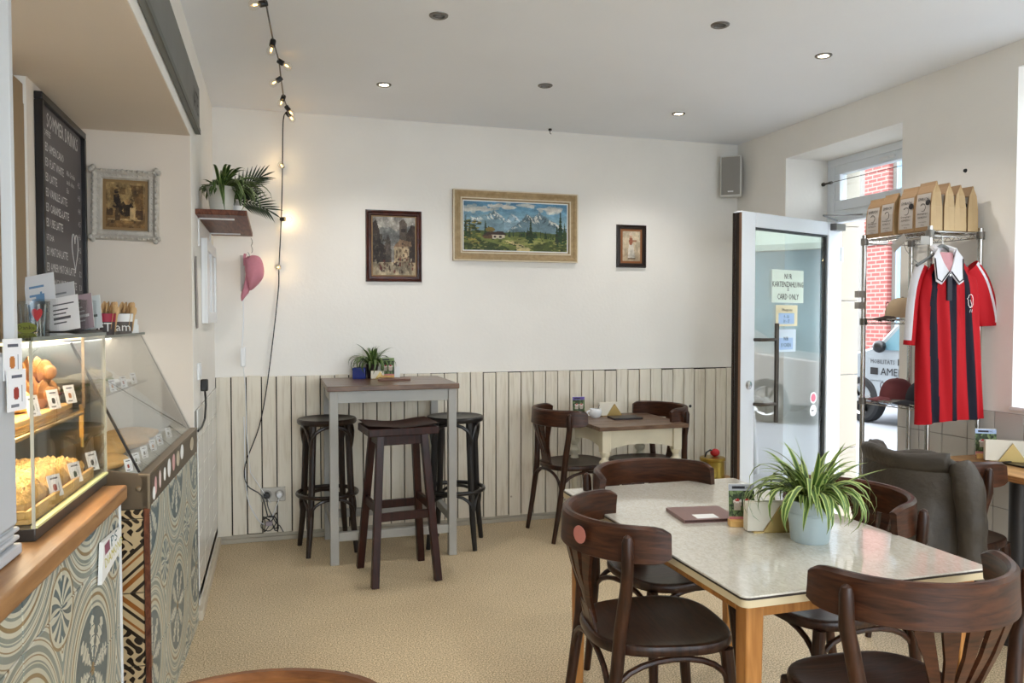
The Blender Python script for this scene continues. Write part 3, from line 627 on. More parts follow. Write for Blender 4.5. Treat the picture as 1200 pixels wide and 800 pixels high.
for y in (.024, 1.086): part('end_pane', MB().add([(-.39, y, .915), (-.036, y, .915), (-.228, y, 1.342), (-.39, y, 1.342), (-.39, y+.005, .915), (-.036, y+.005, .915), (-.228, y+.005, 1.342), (-.39, y+.005, 1.342)], [(0, 1, 2, 3), (7, 6, 5, 4), (0, 4, 5, 1), (1, 5, 6, 2), (2, 6, 7, 3), (3, 7, 4, 0)]), g_case, t, smooth=False)
part('top_pane', MB().box(-.40, -.21, .0, 1.10, 1.345, 1.353), glass('green_edged_glass', (234, 240, 236), 1.45, 1.2), t, smooth=False)
part('top_edge', MB().box(-.214, -.209, .0, 1.10, 1.344, 1.354).box(-.40, -.21, -.004, 0, 1.344, 1.354), mat('grey_green_glass_edge', (96, 104, 96), .3), t)
part('upper_shelf', MB().box(-.39, -.20, .03, 1.08, 1.135, 1.142), g_case, t, smooth=False)
part('light_bar', MB().box(-.38, -.345, .04, 1.07, 1.325, 1.34), mat('cool_led_bar', (255, 250, 240), .4, emit=1.6), t); part('added_lamp_cover', MB().box(-.385, -.335, .035, 1.075, 1.34, 1.344), m_steel, t)  # steel cover is added to stop the bar lighting upward
# --- pastry case standing on the worktop
t = thing('pastry_case', 'glass pastry case with warm lights standing on the oak worktop', 'display case', K(0, 0, .905), KA)
z1 = .462
part('plinth', MB().box(-.395, -.102, -.735, -.085, 0, .03), mat('dark_graphite_plinth', (62, 60, 58), .35, .4), t, .003)
part('plinth_trim', MB().box(-.112, -.098, -.735, -.085, .03, .036), mat('pale_green_glass_edge', (214, 218, 160), .3), t)
part('front_pane', MB().box(-.108, -.102, -.735, -.085, .036, z1), g_case, t, smooth=False)
for y in (-.74, -.085): part('end_pane', MB().box(-.392, -.11, y, y+.005, .03, z1), g_case, t, smooth=False)
for y in (-.738, -.085): part('pane_edge', MB().box(-.1085, -.1015, y, y+.003, .03, z1), mat('bright_glass_edge', (190, 190, 176), .2), t)
part('top_pane', MB().box(-.395, -.10, -.74, -.08, z1, z1+.006), glass('green_edged_glass', (234, 240, 236), 1.45, 1.2), t, smooth=False)
part('top_edge', MB().box(-.103, -.0985, -.74, -.08, z1-.002, z1+.008), mat('grey_green_glass_edge', (96, 104, 96), .3), t)
part('back_panel', MB().box(-.40, -.394, -.74, -.08, .03, z1), mat('mirror_grey_panel', (150, 150, 146), .15, .6), t)
part('shelf_pane', MB().box(-.385, -.165, -.725, -.10, .235, .241), g_case, t, smooth=False)
part('shelf_rail', MB().tube([(-.162, -.725, .225), (-.162, -.10, .225)], .006, 8).box(-.19, -.164, -.725, -.10, .229, .234), mat('brass_rail', (196, 160, 92), .3, .9), t)
part('shelf_bracket', MB().box(-.17, -.158, -.112, -.10, .15, .25).tube([(-.164, -.106, .15), (-.164, -.106, .12)], .005, 8).box(-.17, -.158, -.725, -.713, .15, .25), mat('brass_rail', (196, 160, 92), .3, .9), t)
part('hanger_post', MB().box(-.16, -.152, -.116, -.108, .24, z1), m_steel, t); part('hanger_post', MB().box(-.16, -.152, -.722, -.714, .24, z1), m_steel, t)
m_led = mat('warm_led_strip', (255, 222, 160), .4, emit=2.5)
part('light_bar', MB().box(-.24, -.16, -.70, -.11, z1-.012, z1-.007), m_led, t); part('added_lamp_cover', MB().box(-.25, -.15, -.71, -.10, z1-.006, z1-.001), m_steel, t); part('light_bar', MB().box(-.20, -.172, -.70, -.12, .221, .227), m_led, t)  # cover added above the top bar keeps its light from rising
for z, e in ((z1-.02, 2.2), (.215, 1.6)):
    l = bpy.data.lights.new('case_led', 'AREA'); l.shape = 'RECTANGLE'; l.size = .05; l.size_y = .58; l.energy = e*.3; l.color = (1, .88, .70)
    lo = bpy.data.objects.new('case_led', l); COL.objects.link(lo); lo.parent = t; lo.location = (-.22, -.41, z)
def smooth_path(P, k=4):
    out = []
    for i in range(len(P)-1):
        p0, p1, p2, p3 = [Vector(P[max(0, min(len(P)-1, j))]) for j in (i-1, i, i+1, i+2)]
        for q in range(k):
            s_ = q/k; out.append(tuple(.5*((2*p1)+(p2-p0)*s_+(2*p0-5*p1+4*p2-p3)*s_*s_+(3*p1-p0-3*p2+p3)*s_**3)))
    out.append(tuple(P[-1])); return out
# ------------------------------------------------------------ food in the cases
m_crumb = mat('golden_crumble', (204, 164, 98), .75, var=.3, scale=60, bump=.8, bscale=120)
m_cake = mat('pale_cake_crumb', (204, 172, 116), .8, var=.15, scale=50, bump=.4, bscale=90)
m_crois = mat('golden_brown_croissant', (156, 108, 62), .5, var=.3, scale=25)
m_bread = mat('floury_flatbread', (206, 164, 108), .75, var=.18, scale=14, bump=.4, bscale=40)
m_bread2 = mat('pale_wrap_bread', (224, 206, 170), .75, var=.12, scale=20)
m_tray = wood('birch_tray', (196, 150, 84), (226, 186, 120), 4, .5, (6, 1, 6))
m_red = mat('dark_red_filling', (120, 30, 24), .5); m_lett = mat('lettuce_green', (140, 160, 84), .6)
t = thing('wooden_tray', 'birch tray of crumble cake on the case floor', 'tray', K(-.245, -.44, .936), KA)
part('tray_base', MB().box(-.12, .12, -.26, .30, 0, .012), m_tray, t, .002)
part('tray_rim', MB().box(.11, .12, -.26, .30, .012, .032).box(-.12, -.11, -.26, .30, .012, .032).box(-.11, .11, -.26, -.25, .012, .032), m_tray, t, .002)
for i, (x, y, sx, sy, h, nm) in enumerate([(0, -.15, .10, .085, .062, 'large slab of crumble cake on the birch tray beside the grey appliance'), (0, .03, .10, .085, .066, 'middle slab of crumble cake on the birch tray'), (0, .20, .10, .075, .056, 'slab of crumble cake at the far end of the birch tray')]):
    c = thing('crumble_cake', nm, 'cake', K(-.245+x, -.44+y, .9485), KA, 'crumble cakes on the tray')
    part('cake_base', MB().box(-sx, sx, -sy, sy, 0, h*.55), m_cake, c, .006)
    def fn(u, v, sx=sx, sy=sy, h=h, i=i):
        a = (u-.5)*2; b = (v-.5)*2; e = max(abs(a), abs(b))
        n = .012*math.sin(a*19+i)*math.cos(b*17+2*i)+.008*math.sin(a*37+b*31+i)
        return (a*sx*1.03, b*sy*1.03, h*.5+(h*.5+n)*(1-e**8))
    part('crumble_topping', MB().grid(fn, 22, 20), m_crumb, c, ang=80)
solo('shelf_board', MB().box(-.09, .09, -.29, .29, 0, .016), m_tray, 'birch board under croissants on the upper case shelf', 'board', K(-.275, -.41, 1.147), KA, bev=.003)
def croissant(loc, rz, lab, s=1.0):
    n = 44; pts = []; rs = []
    for i in range(n+1):
        a = (i/n-.5)*2.3; pts.append((.055*s*math.sin(a), .045*s*(math.cos(a)-1)+.01, .030*s)); k = math.cos((i/n-.5)*2.7)
        rs.append(max(.006, (.036*k+.004)*(1+.2*math.sin(i/n*math.pi*11)))*s)
    solo('croissant', MB().tube(pts, rs, 12), m_crois, lab, 'croissant', K(*loc), KA+rz, 'croissants on the shelf board')
croissant((-.255, -.275, 1.166), .5, 'croissant lying on the shelf board behind the first price card', 1.15)
croissant((-.27, -.165, 1.166), -.8, 'croissant lying against another on the shelf board', 1.05)
croissant((-.262, -.22, 1.232), .2, 'croissant stacked on top of two others', 1.0)
solo('cheese_roll', MB().blob((0, 0, .036), (.045, .06, .045), 16, 10, .05, -.034, 3), mat('cheese_crust', (228, 190, 112), .6, var=.25, scale=40, bump=.6, bscale=70), 'pale cheese-topped roll on the shelf board beside the grey appliance', 'roll', K(-.26, -.50, 1.164), KA)
solo('cheese_roll', MB().blob((0, 0, .032), (.042, .05, .04), 16, 10, .06, -.030, 5), mat('cheese_crust', (228, 190, 112), .6, var=.25, scale=40), 'smaller cheese-topped roll next to the croissants', 'roll', K(-.26, -.38, 1.164), KA)
for i, (y, nm) in enumerate([(-.06+.0, 'sandwich'), ]): pass
t = thing('filled_roll', 'square filled roll on the shelf board behind the end price card', 'roll', K(-.27, -.165+.06, 1.164), KA)
part('lower_half', MB().box(-.04, .04, -.02, .04, 0, .018), m_cake, t, .006); part('filling', MB().box(-.042, .042, -.02, .042, .018, .026), m_red, t, .002); part('upper_half', MB().box(-.04, .04, -.02, .04, .026, .046), m_bread2, t, .009)
# price cards
def card_paint(k):
    p = Paint(20, 26, (236, 236, 240)); p.rect(.18, .1, .8, .2, (90, 92, 104)); p.ell(.45, .58, .16, .17, [(150, 60, 50), (70, 80, 60), (60, 56, 56), (190, 120, 60)][k % 4]); p.rect(.15, .86, .6, .91, (120, 122, 130)); p.rect(.74, .4, .8, .8, (150, 152, 160)); return p
CARD = {}
def price_card(pos, rz, lab, s=1.0, k=0, tilt=-14):
    key = k % 4
    if key not in CARD: CARD[key] = card_paint(k).mesh('print', frameM((.0008, -.021, 0), (0, 1, 0), (0, 0, 1)), .042, .056, m_print)
    o = bpy.data.objects.new('price_card', None); COL.objects.link(o); o.location = K(*pos); o.rotation_euler = (0, R(tilt), KA+rz); o.scale = (s, s, s); tag(o, lab, 'price card', 'price cards in the counters')
    if 'c' not in CARD: CARD['c'] = MB().box(-.0008, .0006, -.022, .022, -.001, .057).mesh('card', m_paper)
    obj('card', CARD['c'], o); obj('print', CARD[key], o); return o
for i, (y, w_) in enumerate(((-.48, 'the large crumble cake slab'), (-.30, 'the middle crumble cake slab'), (-.12, 'the far end of the birch tray'))): price_card((-.128, y, .955), R(-25), 'white price card leaning before '+w_, 1.0, i)
for i, (y, w_) in enumerate(((-.47, 'the large cheese roll'), (-.30, 'the croissants'), (-.145, 'the square filled roll'))): price_card((-.180, y, 1.165), R(-25), 'white price card standing before '+w_, .95, i+1)
for i, (y, w_) in enumerate(((.10, 'nearest the black seal before the first flatbread'), (.22, 'between the first two flatbreads'), (.36, 'before the tallest flatbread'), (.52, 'between the tallest and third flatbreads'), (.66, 'before the third flatbread'), (.86, 'before the flatbread at the far end'))): price_card((-.075, y, .906), R(-30), 'small white price card '+w_, .75, i)
for i, (y, w_) in enumerate(((.30, 'between the first two sandwiches'), (.48, 'before the lettuce sandwich'), (.66, 'before the long sandwich'), (.84, 'beside the empty plate'))): price_card((-.205, y, 1.143), R(-25), 'small upper shelf price card '+w_, .8, i+2)
# flatbreads and sandwiches in the chilled counter
def flatbread(name, loc, rx, ry, h, lab, rz, m=m_bread, seed=0):
    solo(name, MB().blob((0, 0, h*.48), (rx, ry, h*.55), 22, 10, .035, -h*.48, seed), m, lab, 'bread', K(*loc), KA+rz)
flatbread('flatbread', (-.20, .16, .907), .11, .10, .05, 'flat seeded bread nearest the black seal in the chilled counter', .3, seed=1)
flatbread('flatbread', (-.25, .385, .907), .11, .10, .06, 'tallest flatbread in the chilled counter between two others', .6, seed=2)
flatbread('flatbread', (-.22, .60, .907), .12, .095, .055, 'third flatbread along the chilled counter', .1, seed=3)
flatbread('flatbread', (-.22, .82, .907), .12, .10, .05, 'flatbread at the far end of the chilled counter', .9, seed=4)
for i, (y, nm) in enumerate([(.20, 'first wrapped sandwich on the upper shelf of the chilled counter'), (.42, 'sandwich with lettuce on the upper shelf of the chilled counter'), (.64, 'long sandwich beside the far price cards on the upper shelf')]):
    t = thing('sandwich', nm, 'sandwich', K(-.30, y, 1.142), KA+.2*i)
    part('lower_bread', MB().blob((0, 0, .018), (.055, .085, .022), 16, 8, .03, -.017, i), m_bread2, t); part('lettuce', MB().blob((0, 0, .036), (.06, .088, .008), 20, 6, .08, None, i), m_lett, t); part('upper_bread', MB().blob((0, 0, .052), (.054, .084, .022), 16, 8, .03, -.014, i+4), m_bread2, t)
solo('serving_plate', MB().lathe([(0, 0), (.06, 0), (.085, .008), (.084, .011), (.06, .004), (0, .004)], 28), m_white, 'empty white plate at the far end of the upper shelf', 'plate', K(-.29, .88, 1.1425))
# ------------------------------------------------------------ things on the case tops
t = thing('tip_jar', 'clear acrylic tip jar with heart and Danke stickers', 'jar', K(-.345, .062, 1.353), KA)
part('jar_wall', MB().lathe([(.046, .004), (.050, .12), (.048, .12), (.044, .006)], 28), g_clear, t); part('jar_base', MB().cyl((0, 0, 0), .046, 0, .005, 28), g_clear, t)
for k in range(6):
    a = k*1.05; part('stirrer', MB().tube([(.028*math.cos(a), .028*math.sin(a), .006), (.036*math.cos(a+.3), .036*math.sin(a+.3), .11)], .004, 6), m_chrome, t)
hp = [(.016*math.sin(a)**3, .013*math.cos(a)-.005*math.cos(2*a)-.002*math.cos(3*a)) for a in [i*math.pi/10 for i in range(20)]]
Mh = frameM((.03, -.052, .078), (.8, -.6, 0), (0, 0, 1))
mb = MB(); mb.M = Mh @ Matrix.Scale(1.5, 4); mb.prism(hp, 0, .001); part('heart_sticker', mb, mat('coral_red_sticker', (206, 70, 80), .5), t)
mb = MB(); Md = frameM((.0, -.056, .035), (1, 0, 0), (0, 0, 1)); mb.M = Md; mb.prism([(.03*math.cos(a*math.pi/10), .017*math.sin(a*math.pi/10)) for a in range(20)], 0, .001); sp = part('speech_sticker', mb, mat('olive_green_sticker', (112, 120, 44), .5), t)
part('lettering', MB().text('Danke', .018, frameM((0, -.0575, .030), (1, 0, 0), (0, 0, 1)), 'CENTER'), m_ink, sp, smooth=False)
t = thing('leaflet_rack', 'acrylic rack on a black base holding leaflets', 'rack', K(-.312, .30, 1.353), KA)
part('base', MB().box(-.075, .08, -.14, .16, 0, .022), m_black, t, .008)
for k in range(4): part('divider', MB().add([(-.07, -.12+k*.07, .022), (.07, -.12+k*.07, .022), (.07, -.09+k*.07, .13), (-.07, -.09+k*.07, .13), (-.07, -.118+k*.07, .022), (.07, -.118+k*.07, .022), (.07, -.088+k*.07, .13), (-.07, -.088+k*.07, .13)], [(0, 1, 2, 3), (7, 6, 5, 4), (0, 4, 5, 1), (1, 5, 6, 2), (2, 6, 7, 3), (3, 7, 4, 0)]), g_clear, t, smooth=False)
lf_l = ['blue and white leaflet standing tallest in the rack', 'text leaflet at the front of the rack', 'grey leaflet leaning in the rack', 'mauve leaflet with white lettering in the rack', 'pale leaflet at the end of the rack']
for k, (x, y, h, c, c2) in enumerate([(-.045, -.10, .20, (226, 230, 236), (110, 150, 190)), (.03, -.125, .12, (236, 236, 238), (90, 90, 96)), (.0, -.04, .17, (196, 196, 198), (130, 132, 136)), (.035, .03, .13, (170, 150, 156), (240, 236, 238)), (.045, .10, .125, (214, 220, 220), (90, 100, 100))]):
    t2 = thing('leaflet', lf_l[k], 'leaflet', K(-.312+x, .30+y, 1.376), KA, 'leaflets in the rack', rot=(R(-14), R(-11), KA-R(12)))
    p = Paint(14, 26, c)
    if k == 0: p.poly([(.1, .5), (.6, .3), (.7, .7), (.1, .95)], c2)
    for q in range(5): p.rect(.15, .2+q*.13, .5+random.random()*.35, .25+q*.13, c2)
    part('sheet', MB().box(-.05, .05, .0003, .0022, 0, h), m_paper, t2, smooth=False); part('print', p.mesh('print', frameM((-.05, 0, 0), (1, 0, 0), (0, 0, 1)), .10, h, m_print), m_print, t2)
m_spoon = wood('birch_spoon', (176, 136, 92), (216, 180, 132), 5, .6, (8, 8, 1))
for i, (x, y, c, lab) in enumerate([(-.285, .72, (70, 60, 60), 'dark printed cup full of wooden spoons'), (-.245, .84, (96, 88, 84), 'grey lettered cup of wooden spoons at the shelf end')]):
    t = thing('spoon_cup', lab, 'cup', K(x, y, 1.353), KA)
    p = part('cup', MB().lathe([(0, 0), (.032, 0), (.038, .085), (.036, .085), (.031, .004), (0, .004)], 24), mat('cup_%d' % i, c, .5), t)
    part('band', MB().lathe([(.0355, .05), (.0385, .083), (.039, .083), (.036, .05)], 24), mat('crimson_band', (160, 30, 60), .5) if i == 0 else m_paper, t)
    part('lettering', MB().text('FT' if i == 0 else 'am', .05, frameM((-.022, -.0372, .012), (1, 0, 0), (0, 0, 1))), m_paper, t, smooth=False)
    for k in range(22):
        a = k*2.4; rr = .008+.024*(k/22); sp = MB().at((rr*math.cos(a), rr*math.sin(a), .01), rx=.15*math.sin(a), ry=.15*math.cos(a), rz=a)
        sp.bar([(0, 0, 0), (0, 0, .085)], .009, .002, up=(0, 1, 0)); sp.prism([(.011*math.cos(q*math.pi/6), .015*math.sin(q*math.pi/6)) for q in range(12)], -.001, .001) if False else sp.blob((0, 0, .095+.012*math.sin(k*1.7)), (.0085, .0025, .018), 8, 6)
        part('spoon', sp, m_spoon, t)
solo('label_stack', MB().box(-.012, .012, -.02, .02, 0, .06).box(-.006, .016, -.022, .022, .0, .035), m_paper, 'small white label cards beside the spoon cups', 'card', K(-.228, .96, 1.353), KA+.3)
# grey appliance and post at the head of the service counter
t = thing('grey_appliance', 'pale grey plastic appliance housing standing on the oak worktop', 'appliance', K(-.245, -1.08, .905), KA)
part('housing', MB().box(-.14, .14, -.26, .245, .065, .44), mat('pale_blue_grey_plastic', (196, 200, 206), .45), t, .008)
part('foot_rib', MB().box(-.145, .146, -.265, .25, .002, .026).box(-.143, .143, -.262, .247, .034, .044).box(-.143, .143, -.262, .247, .052, .062).box(-.135, .135, -.25, .24, .026, .065), mat('pale_blue_grey_plastic', (196, 200, 206), .45), t, .004)
price_card((-.096, -.875, 1.29), R(-12), 'large price card fixed high on the grey appliance', 1.5, 3, 0); price_card((-.088, -.88, 1.225), R(-12), 'price card with a red cake picture on the grey appliance', 1.5, 0, 0)
solo('white_post', MB().box(-.011, .011, -.011, .011, 0, 2.25-1.345), mat('pale_grey_metal', (206, 210, 214), .4), 'slim pale grey post rising from the grey appliance', 'post', K(-.12, -.812, 1.345), KA, bev=.002)
# sign flyer hung on the service counter edge
t = thing('diamond_flyer', 'small glossy flyer with teal and yellow lettering on the patterned counter', 'flyer', K(-.055, -.31, .715), KA, rot=(0, 0, KA))
ol = [(-.10, -.045), (.115, -.012), (.125, .055), (-.075, .065)]
vs = [(.001, a, b+.02) for a, b in ol]+[(.012, a, b+.02) for a, b in ol]
part('sheet', MB().add(vs, [(3, 2, 1, 0), (4, 5, 6, 7), (0, 1, 5, 4), (1, 2, 6, 5), (2, 3, 7, 6), (3, 0, 4, 7)]), m_paper, t)
Mf = frameM((.0125, -.062, .045), (0, 1, .06), (0, -.2, 1))
part('heading', MB().text('PS', .044, Mf @ Matrix.Translation((.065, 0, 0)), sx=1.9), mat('teal_ink', (20, 90, 100), .5), t, smooth=False)
part('heading_patch', MB().add([tuple(Mf @ Vector(q)) for q in ((0, 0, 0), (.055, 0, 0), (.055, .03, 0), (0, .03, 0))], [(0, 1, 2, 3)]), mat('mauve_ink', (150, 90, 110), .5), t, smooth=False)
part('lettering', MB().text('DIAMOND', .040, Mf @ Matrix.Translation((-.012, -.036, 0)), sx=1.12), mat('yellow_ink', (206, 196, 60), .5), t, smooth=False)

# ------------------------------------------------------------ alcove wall
t = thing('menu_board', 'tall black framed drinks board headed SOMMER DRINKS', 'menu board', (-.807, 3.475, 1.33))
bw, bh = .335, .89
part('board', MB().box(.002, .012, -bw+.02, bw-.02, .02, bh-.02), mat('charcoal_board', (86, 80, 82), .5, var=.06, scale=4), t)
part('frame', MB().box(.001, .028, -bw, bw, 0, .028).box(.001, .028, -bw, bw, bh-.028, bh).box(.001, .028, -bw, -bw+.028, .028, bh-.028).box(.001, .028, bw-.028, bw, .028, bh-.028), mat('black_frame', (24, 22, 24), .3), t, .003)
M = frameM((.0135, 0, 0), (0, 1, 0), (0, 0, 1)); mb = MB()
def btxt(s, y, z, sz, al='LEFT', sx=1): mb.text(s, sz, Matrix.Translation((0, y, z)) @ M, al, sx=sx)
btxt('SOMMER DRINKS', .01, .79, .078, 'CENTER', .78)
btxt('COFFEE', -.285, .755, .032)
lines = ['ICED AMERICANO', 'ICED FLAT WHITE', 'ICED LATTE', 'ICED VANILLE LATTE', 'ICED CARAMEL-LATTE', 'ICED UBE LATTE']
for i, s in enumerate(lines): btxt(s, -.285, .70-.055*i, .044, sx=.82)
btxt('MATCHA', -.285, .375, .032)
for i, s in enumerate(['ICED MATCHA LATTE', 'ICED AMBER MATCHA LATTE', 'ICED MANGO MATCHA LATTE', 'ICED VANILLE MATCHA LATTE', 'ICED UBE MATCHA LATTE']): btxt(s, -.285, .32-.058*i, .044, sx=.78)
for i in range(6): btxt('4,%d' % (2+i % 5), .235, .64-.055*i, .034)
for i in range(5): btxt('5,%d' % (1+i % 4), .235, .32-.058*i, .034)
btxt('Alle Drinks', .05, .66, .03); btxt('auch ohne', .05, .625, .03); btxt('Eis', .05, .59, .03)
part('lettering', mb, m_chalk, t, smooth=False)
hpts = [(.0138, .17+.0032*16*math.sin(a)**3, .37+.0048*(13*math.cos(a)-5*math.cos(2*a)-2*math.cos(3*a)-math.cos(4*a))*1.15) for a in [i*math.pi/16 for i in range(32)]]
part('heart', MB().tube(hpts, .0013, 5, True), m_chalk, t)
solo('tan_cupboard', MB().box(-.18, 0, -.30, 0, 0, 2.22).box(0, .005, -.28, -.135, .1, 2.15).box(0, .005, -.125, -.01, .1, 2.15), mat('tan_cupboard_paint', (150, 126, 96), .6, var=.04, scale=3), 'plain tan cupboard front beside the drinks board', 'cupboard', (-.818, 3.063, 0.0), bev=.003)
# ornate frame on the alcove end wall
def framed(name, lab, loc, wd, h, fw, dep, mfr, paint, mat_w=0, m_mat=None, tilt=0, ornate=False):
    """picture hung on a wall facing -Y; loc = lower left corner"""
    o = thing(name, lab, 'picture', loc, rot=(0, tilt, 0))
    prof = [(0, 0), (fw*.12, dep*.9), (fw*.3, dep), (fw*.55, dep*.62), (fw*.85, dep*.7), (fw, dep*.35), (fw, .0)]
    mb = MB(); corners = [(0, 0), (wd, 0), (wd, h), (0, h)]; inn = [(1, 1), (-1, 1), (-1, -1), (1, -1)]; vs = []; n = len(prof)
    for (cx, cz), (sx, sz) in zip(corners, inn):
        for (a, d) in prof: vs.append((cx+sx*a, -d, cz+sz*a))
    fs = [(i*n+q, ((i+1) % 4)*n+q, ((i+1) % 4)*n+q+1, i*n+q+1) for i in range(4) for q in range(n-1)]
    mb.add(vs, fs); fr = part('frame', mb, mfr, o, ang=25)
    if ornate:
        rg = random.Random(3); q = MB()
        for side in range(4):
            L = wd if side % 2 == 0 else h; k = 13
            for i in range(k+1):
                u = i/k*L; s_ = .005+.007*(1 if i in (0, k) else .5 if i == k//2 else rg.random()*.35)
                px, pz = [(u, .010), (wd-.010, u), (u, h-.010), (.010, u)][side]
                q.blob((px, -dep*.85, pz), (s_, .010, s_), 9, 6, .12, None, i+side)
                px, pz = [(u, fw*.6), (wd-fw*.6, u), (u, h-fw*.6), (fw*.6, u)][side]
                if .1*L < u < .9*L: q.blob((px, -dep*.6, pz), (s_*.6, .006, s_*.6), 8, 5, .2, None, i)
        part('ornament', q, mfr, fr, ang=60)
    part('backing', MB().box(.004, wd-.004, -.004, -.0005, .004, h-.004), m_black, o)
    if mat_w: part('mount', MB().box(fw, wd-fw, -.0075, -.0045, fw, h-fw), m_mat, o, smooth=False)
    a = fw+mat_w; part('canvas', paint.mesh('canvas', frameM((a, -.0082, a), (1, 0, 0), (0, 0, 1)), wd-2*a, h-2*a, m_canvas), m_canvas, o)
    return o
sep = Paint(60, 76, (150, 118, 74)); sep.vgrad(0, 1, (160, 132, 88), (120, 88, 50)).rect(.05, .05, .95, .62, (150, 124, 80)).rect(.12, .12, .26, .4, (132, 104, 64)).rect(.33, .1, .5, .26, (120, 94, 58))
sep.poly([(.62, .05), (.95, .05), (.95, .7), (.78, .6)], (110, 82, 46)).rect(0, .72, 1, .95, (128, 96, 56)).rect(.05, .8, .9, .84, (176, 146, 98)).ell(.27, .2, .06, .05, (40, 28, 18)).poly([(.2, .28), (.33, .25), (.4, .5), (.36, .6), (.2, .56)], (46, 32, 22)).rect(.24, .56, .36, .84, (80, 60, 38))
sep.ell(.52, .58, .19, .17, (48, 36, 24)).ell(.55, .43, .08, .06, (150, 118, 76)).rect(.62, .55, .75, .8, (186, 156, 110)).rect(.76, .6, .95, .82, (70, 48, 28)).rect(.02, .58, .18, .74, (80, 58, 34)).speck(40, .05, .05, .95, .95, .03, [(90, 66, 38), (160, 130, 84)]).tex(.14, 8).grain(6); sep.a *= 1.0
framed('ornate_picture', 'sepia print of an interior in a white ornate carved frame', (-.772, 3.8455, 1.765), .275, .315, .046, .03, mat('white_distressed_frame', (190, 184, 174), .5, var=.12, scale=40, bump=.4, bscale=60), sep, .012, mat('gold_mount', (136, 106, 62), .5), R(1), True)

# ------------------------------------------------------------ left wall: sign, shelf, plants, cap
t = thing('wall_sign', 'long dark grey painted sign board above the counter opening', 'sign', (XL, 0, 0))
part('board', MB().box(.001, .022, .4, 4.06, 2.30, 2.52), mat('grey_painted_sign', (112, 114, 112), .6, var=.07, scale=5), t, .004)
part('edge', MB().box(.022, .026, .4, 4.06, 2.300, 2.325), mat('darker_grey_sign_edge', (92, 94, 92), .6), t)
part('lettering', MB().text('IATE', .135, frameM((.0235, 3.98, 2.365), (0, 1, 0), (0, 0, 1)), 'RIGHT', sx=.8), m_ink, t, smooth=False)
t = thing('wall_shelf', 'dark wooden wall shelf carrying house plants near the corner', 'shelf', (XL, 4.53, 1.915))
part('board', MB().box(0, .235, -.51, .51, 0, .026), m_shelfw, t, .003)
for y in (-.36, .36): part('bracket', MB().box(.0, .006, y-.012, y+.012, -.14, 0).box(0, .17, y-.012, y+.012, -.006, 0), m_white, t)
def leaf_mesh(L, up, droop, w, mats, seg=9, fold=.25):
    """arching strap leaf along +X: margins pale, middle green"""
    mb = MB(); rows = []; x = z = 0; ang = up
    for i in range(seg+1):
        t_ = i/seg; ww = w*(.45+.9*math.sin(math.pi*min(1, t_*.85+.12)))*(1-t_**5)+.0003
        rows.append((x, z, ww)); ang -= droop/seg*(.5+t_); x += L/seg*math.cos(ang); z += L/seg*math.sin(ang)
    vs = []
    for (x, z, ww) in rows: vs += [(x, -ww, z+fold*ww), (x, -ww*.55, z+fold*ww*.4), (x, 0, z), (x, ww*.55, z+fold*ww*.4), (x, ww, z+fold*ww)]
    base = 0
    for i in range(seg):
        for q in range(4):
            mb.cur = 1 if q in (0, 3) else 0; mb.add([vs[i*5+q], vs[i*5+q+1], vs[(i+1)*5+q+1], vs[(i+1)*5+q]], [(0, 1, 2, 3)])
    me = mb.mesh('leaf', mats, True, 80)
    bm = bmesh.new(); bm.from_mesh(me); bmesh.ops.remove_doubles(bm, verts=bm.verts, dist=1e-6); bm.to_mesh(me); bm.free()
    me.polygons.foreach_set('use_smooth', [True]*len(me.polygons)); return me
def spider(root, z0, n, L, w, seed, mats, rspread=.03, droop=(1.2, 2.6), wall=None, lift=1.0):
    rg = random.Random(seed); var = [leaf_mesh(L*k, u*lift, d, w*ww, mats) for k, u, d, ww in ((1, 1.25, droop[1], 1), (.9, 1.05, droop[1]*.95, 1.1), (.75, 1.35, droop[0], .95), (1.12, 1.1, droop[1]*1.08, 1), (.6, .9, droop[0]*1.3, .9), (.85, 1.45, droop[0]*.8, 1))]
    for i in range(n):
        a = i*2.39996+rg.uniform(-.3, .3); me = var[rg.randrange(6)]; rr = rspread*rg.random()
        o = obj('leaf', me, root, (rr*math.cos(a), rr*math.sin(a), z0), (rg.uniform(-.25, .25), rg.uniform(-.3, .3), a)); s_ = rg.uniform(.75, 1.1)*(.42 if wall is not None and math.cos(a) < wall else 1); o.scale = (s_, 1.0, s_)
t = thing('spider_plant', 'variegated spider plant in a white pot on the wall shelf', 'plant', (-.255, 4.24, 1.941))
part('pot', MB().lathe([(0, 0), (.052, 0), (.067, .125), (.071, .125), (.071, .14), (.064, .14), (.060, .12), (0, .12)], 28), mat('off_white_pot', (224, 220, 208), .45), t)
part('soil', MB().lathe([(0, .128), (.061, .122)], 20), m_soil, t)
spider(t, .125, 150, .28, .0062, 11, [m_green, mat('pale_green_leaf_edge', (120, 140, 78), .5)], .045, (1.9, 2.6), -.2, .62)
t = thing('palm_plant', 'dark green palm leaning out from the wall shelf', 'plant', (-.225, 4.52, 1.941))
part('pot', MB().lathe([(0, 0), (.045, 0), (.058, .10), (.062, .11), (.055, .11), (.05, .1), (0, .1)], 24), mat('white_small_pot', (226, 224, 218), .4), t); part('soil', MB().lathe([(0, .104), (.052, .10)], 20), m_soil, t)
lfl = [leaf_mesh(L_, .12, .35, .0036, [m_palm, m_palm], 6, .15) for L_ in (.11, .095, .075)]
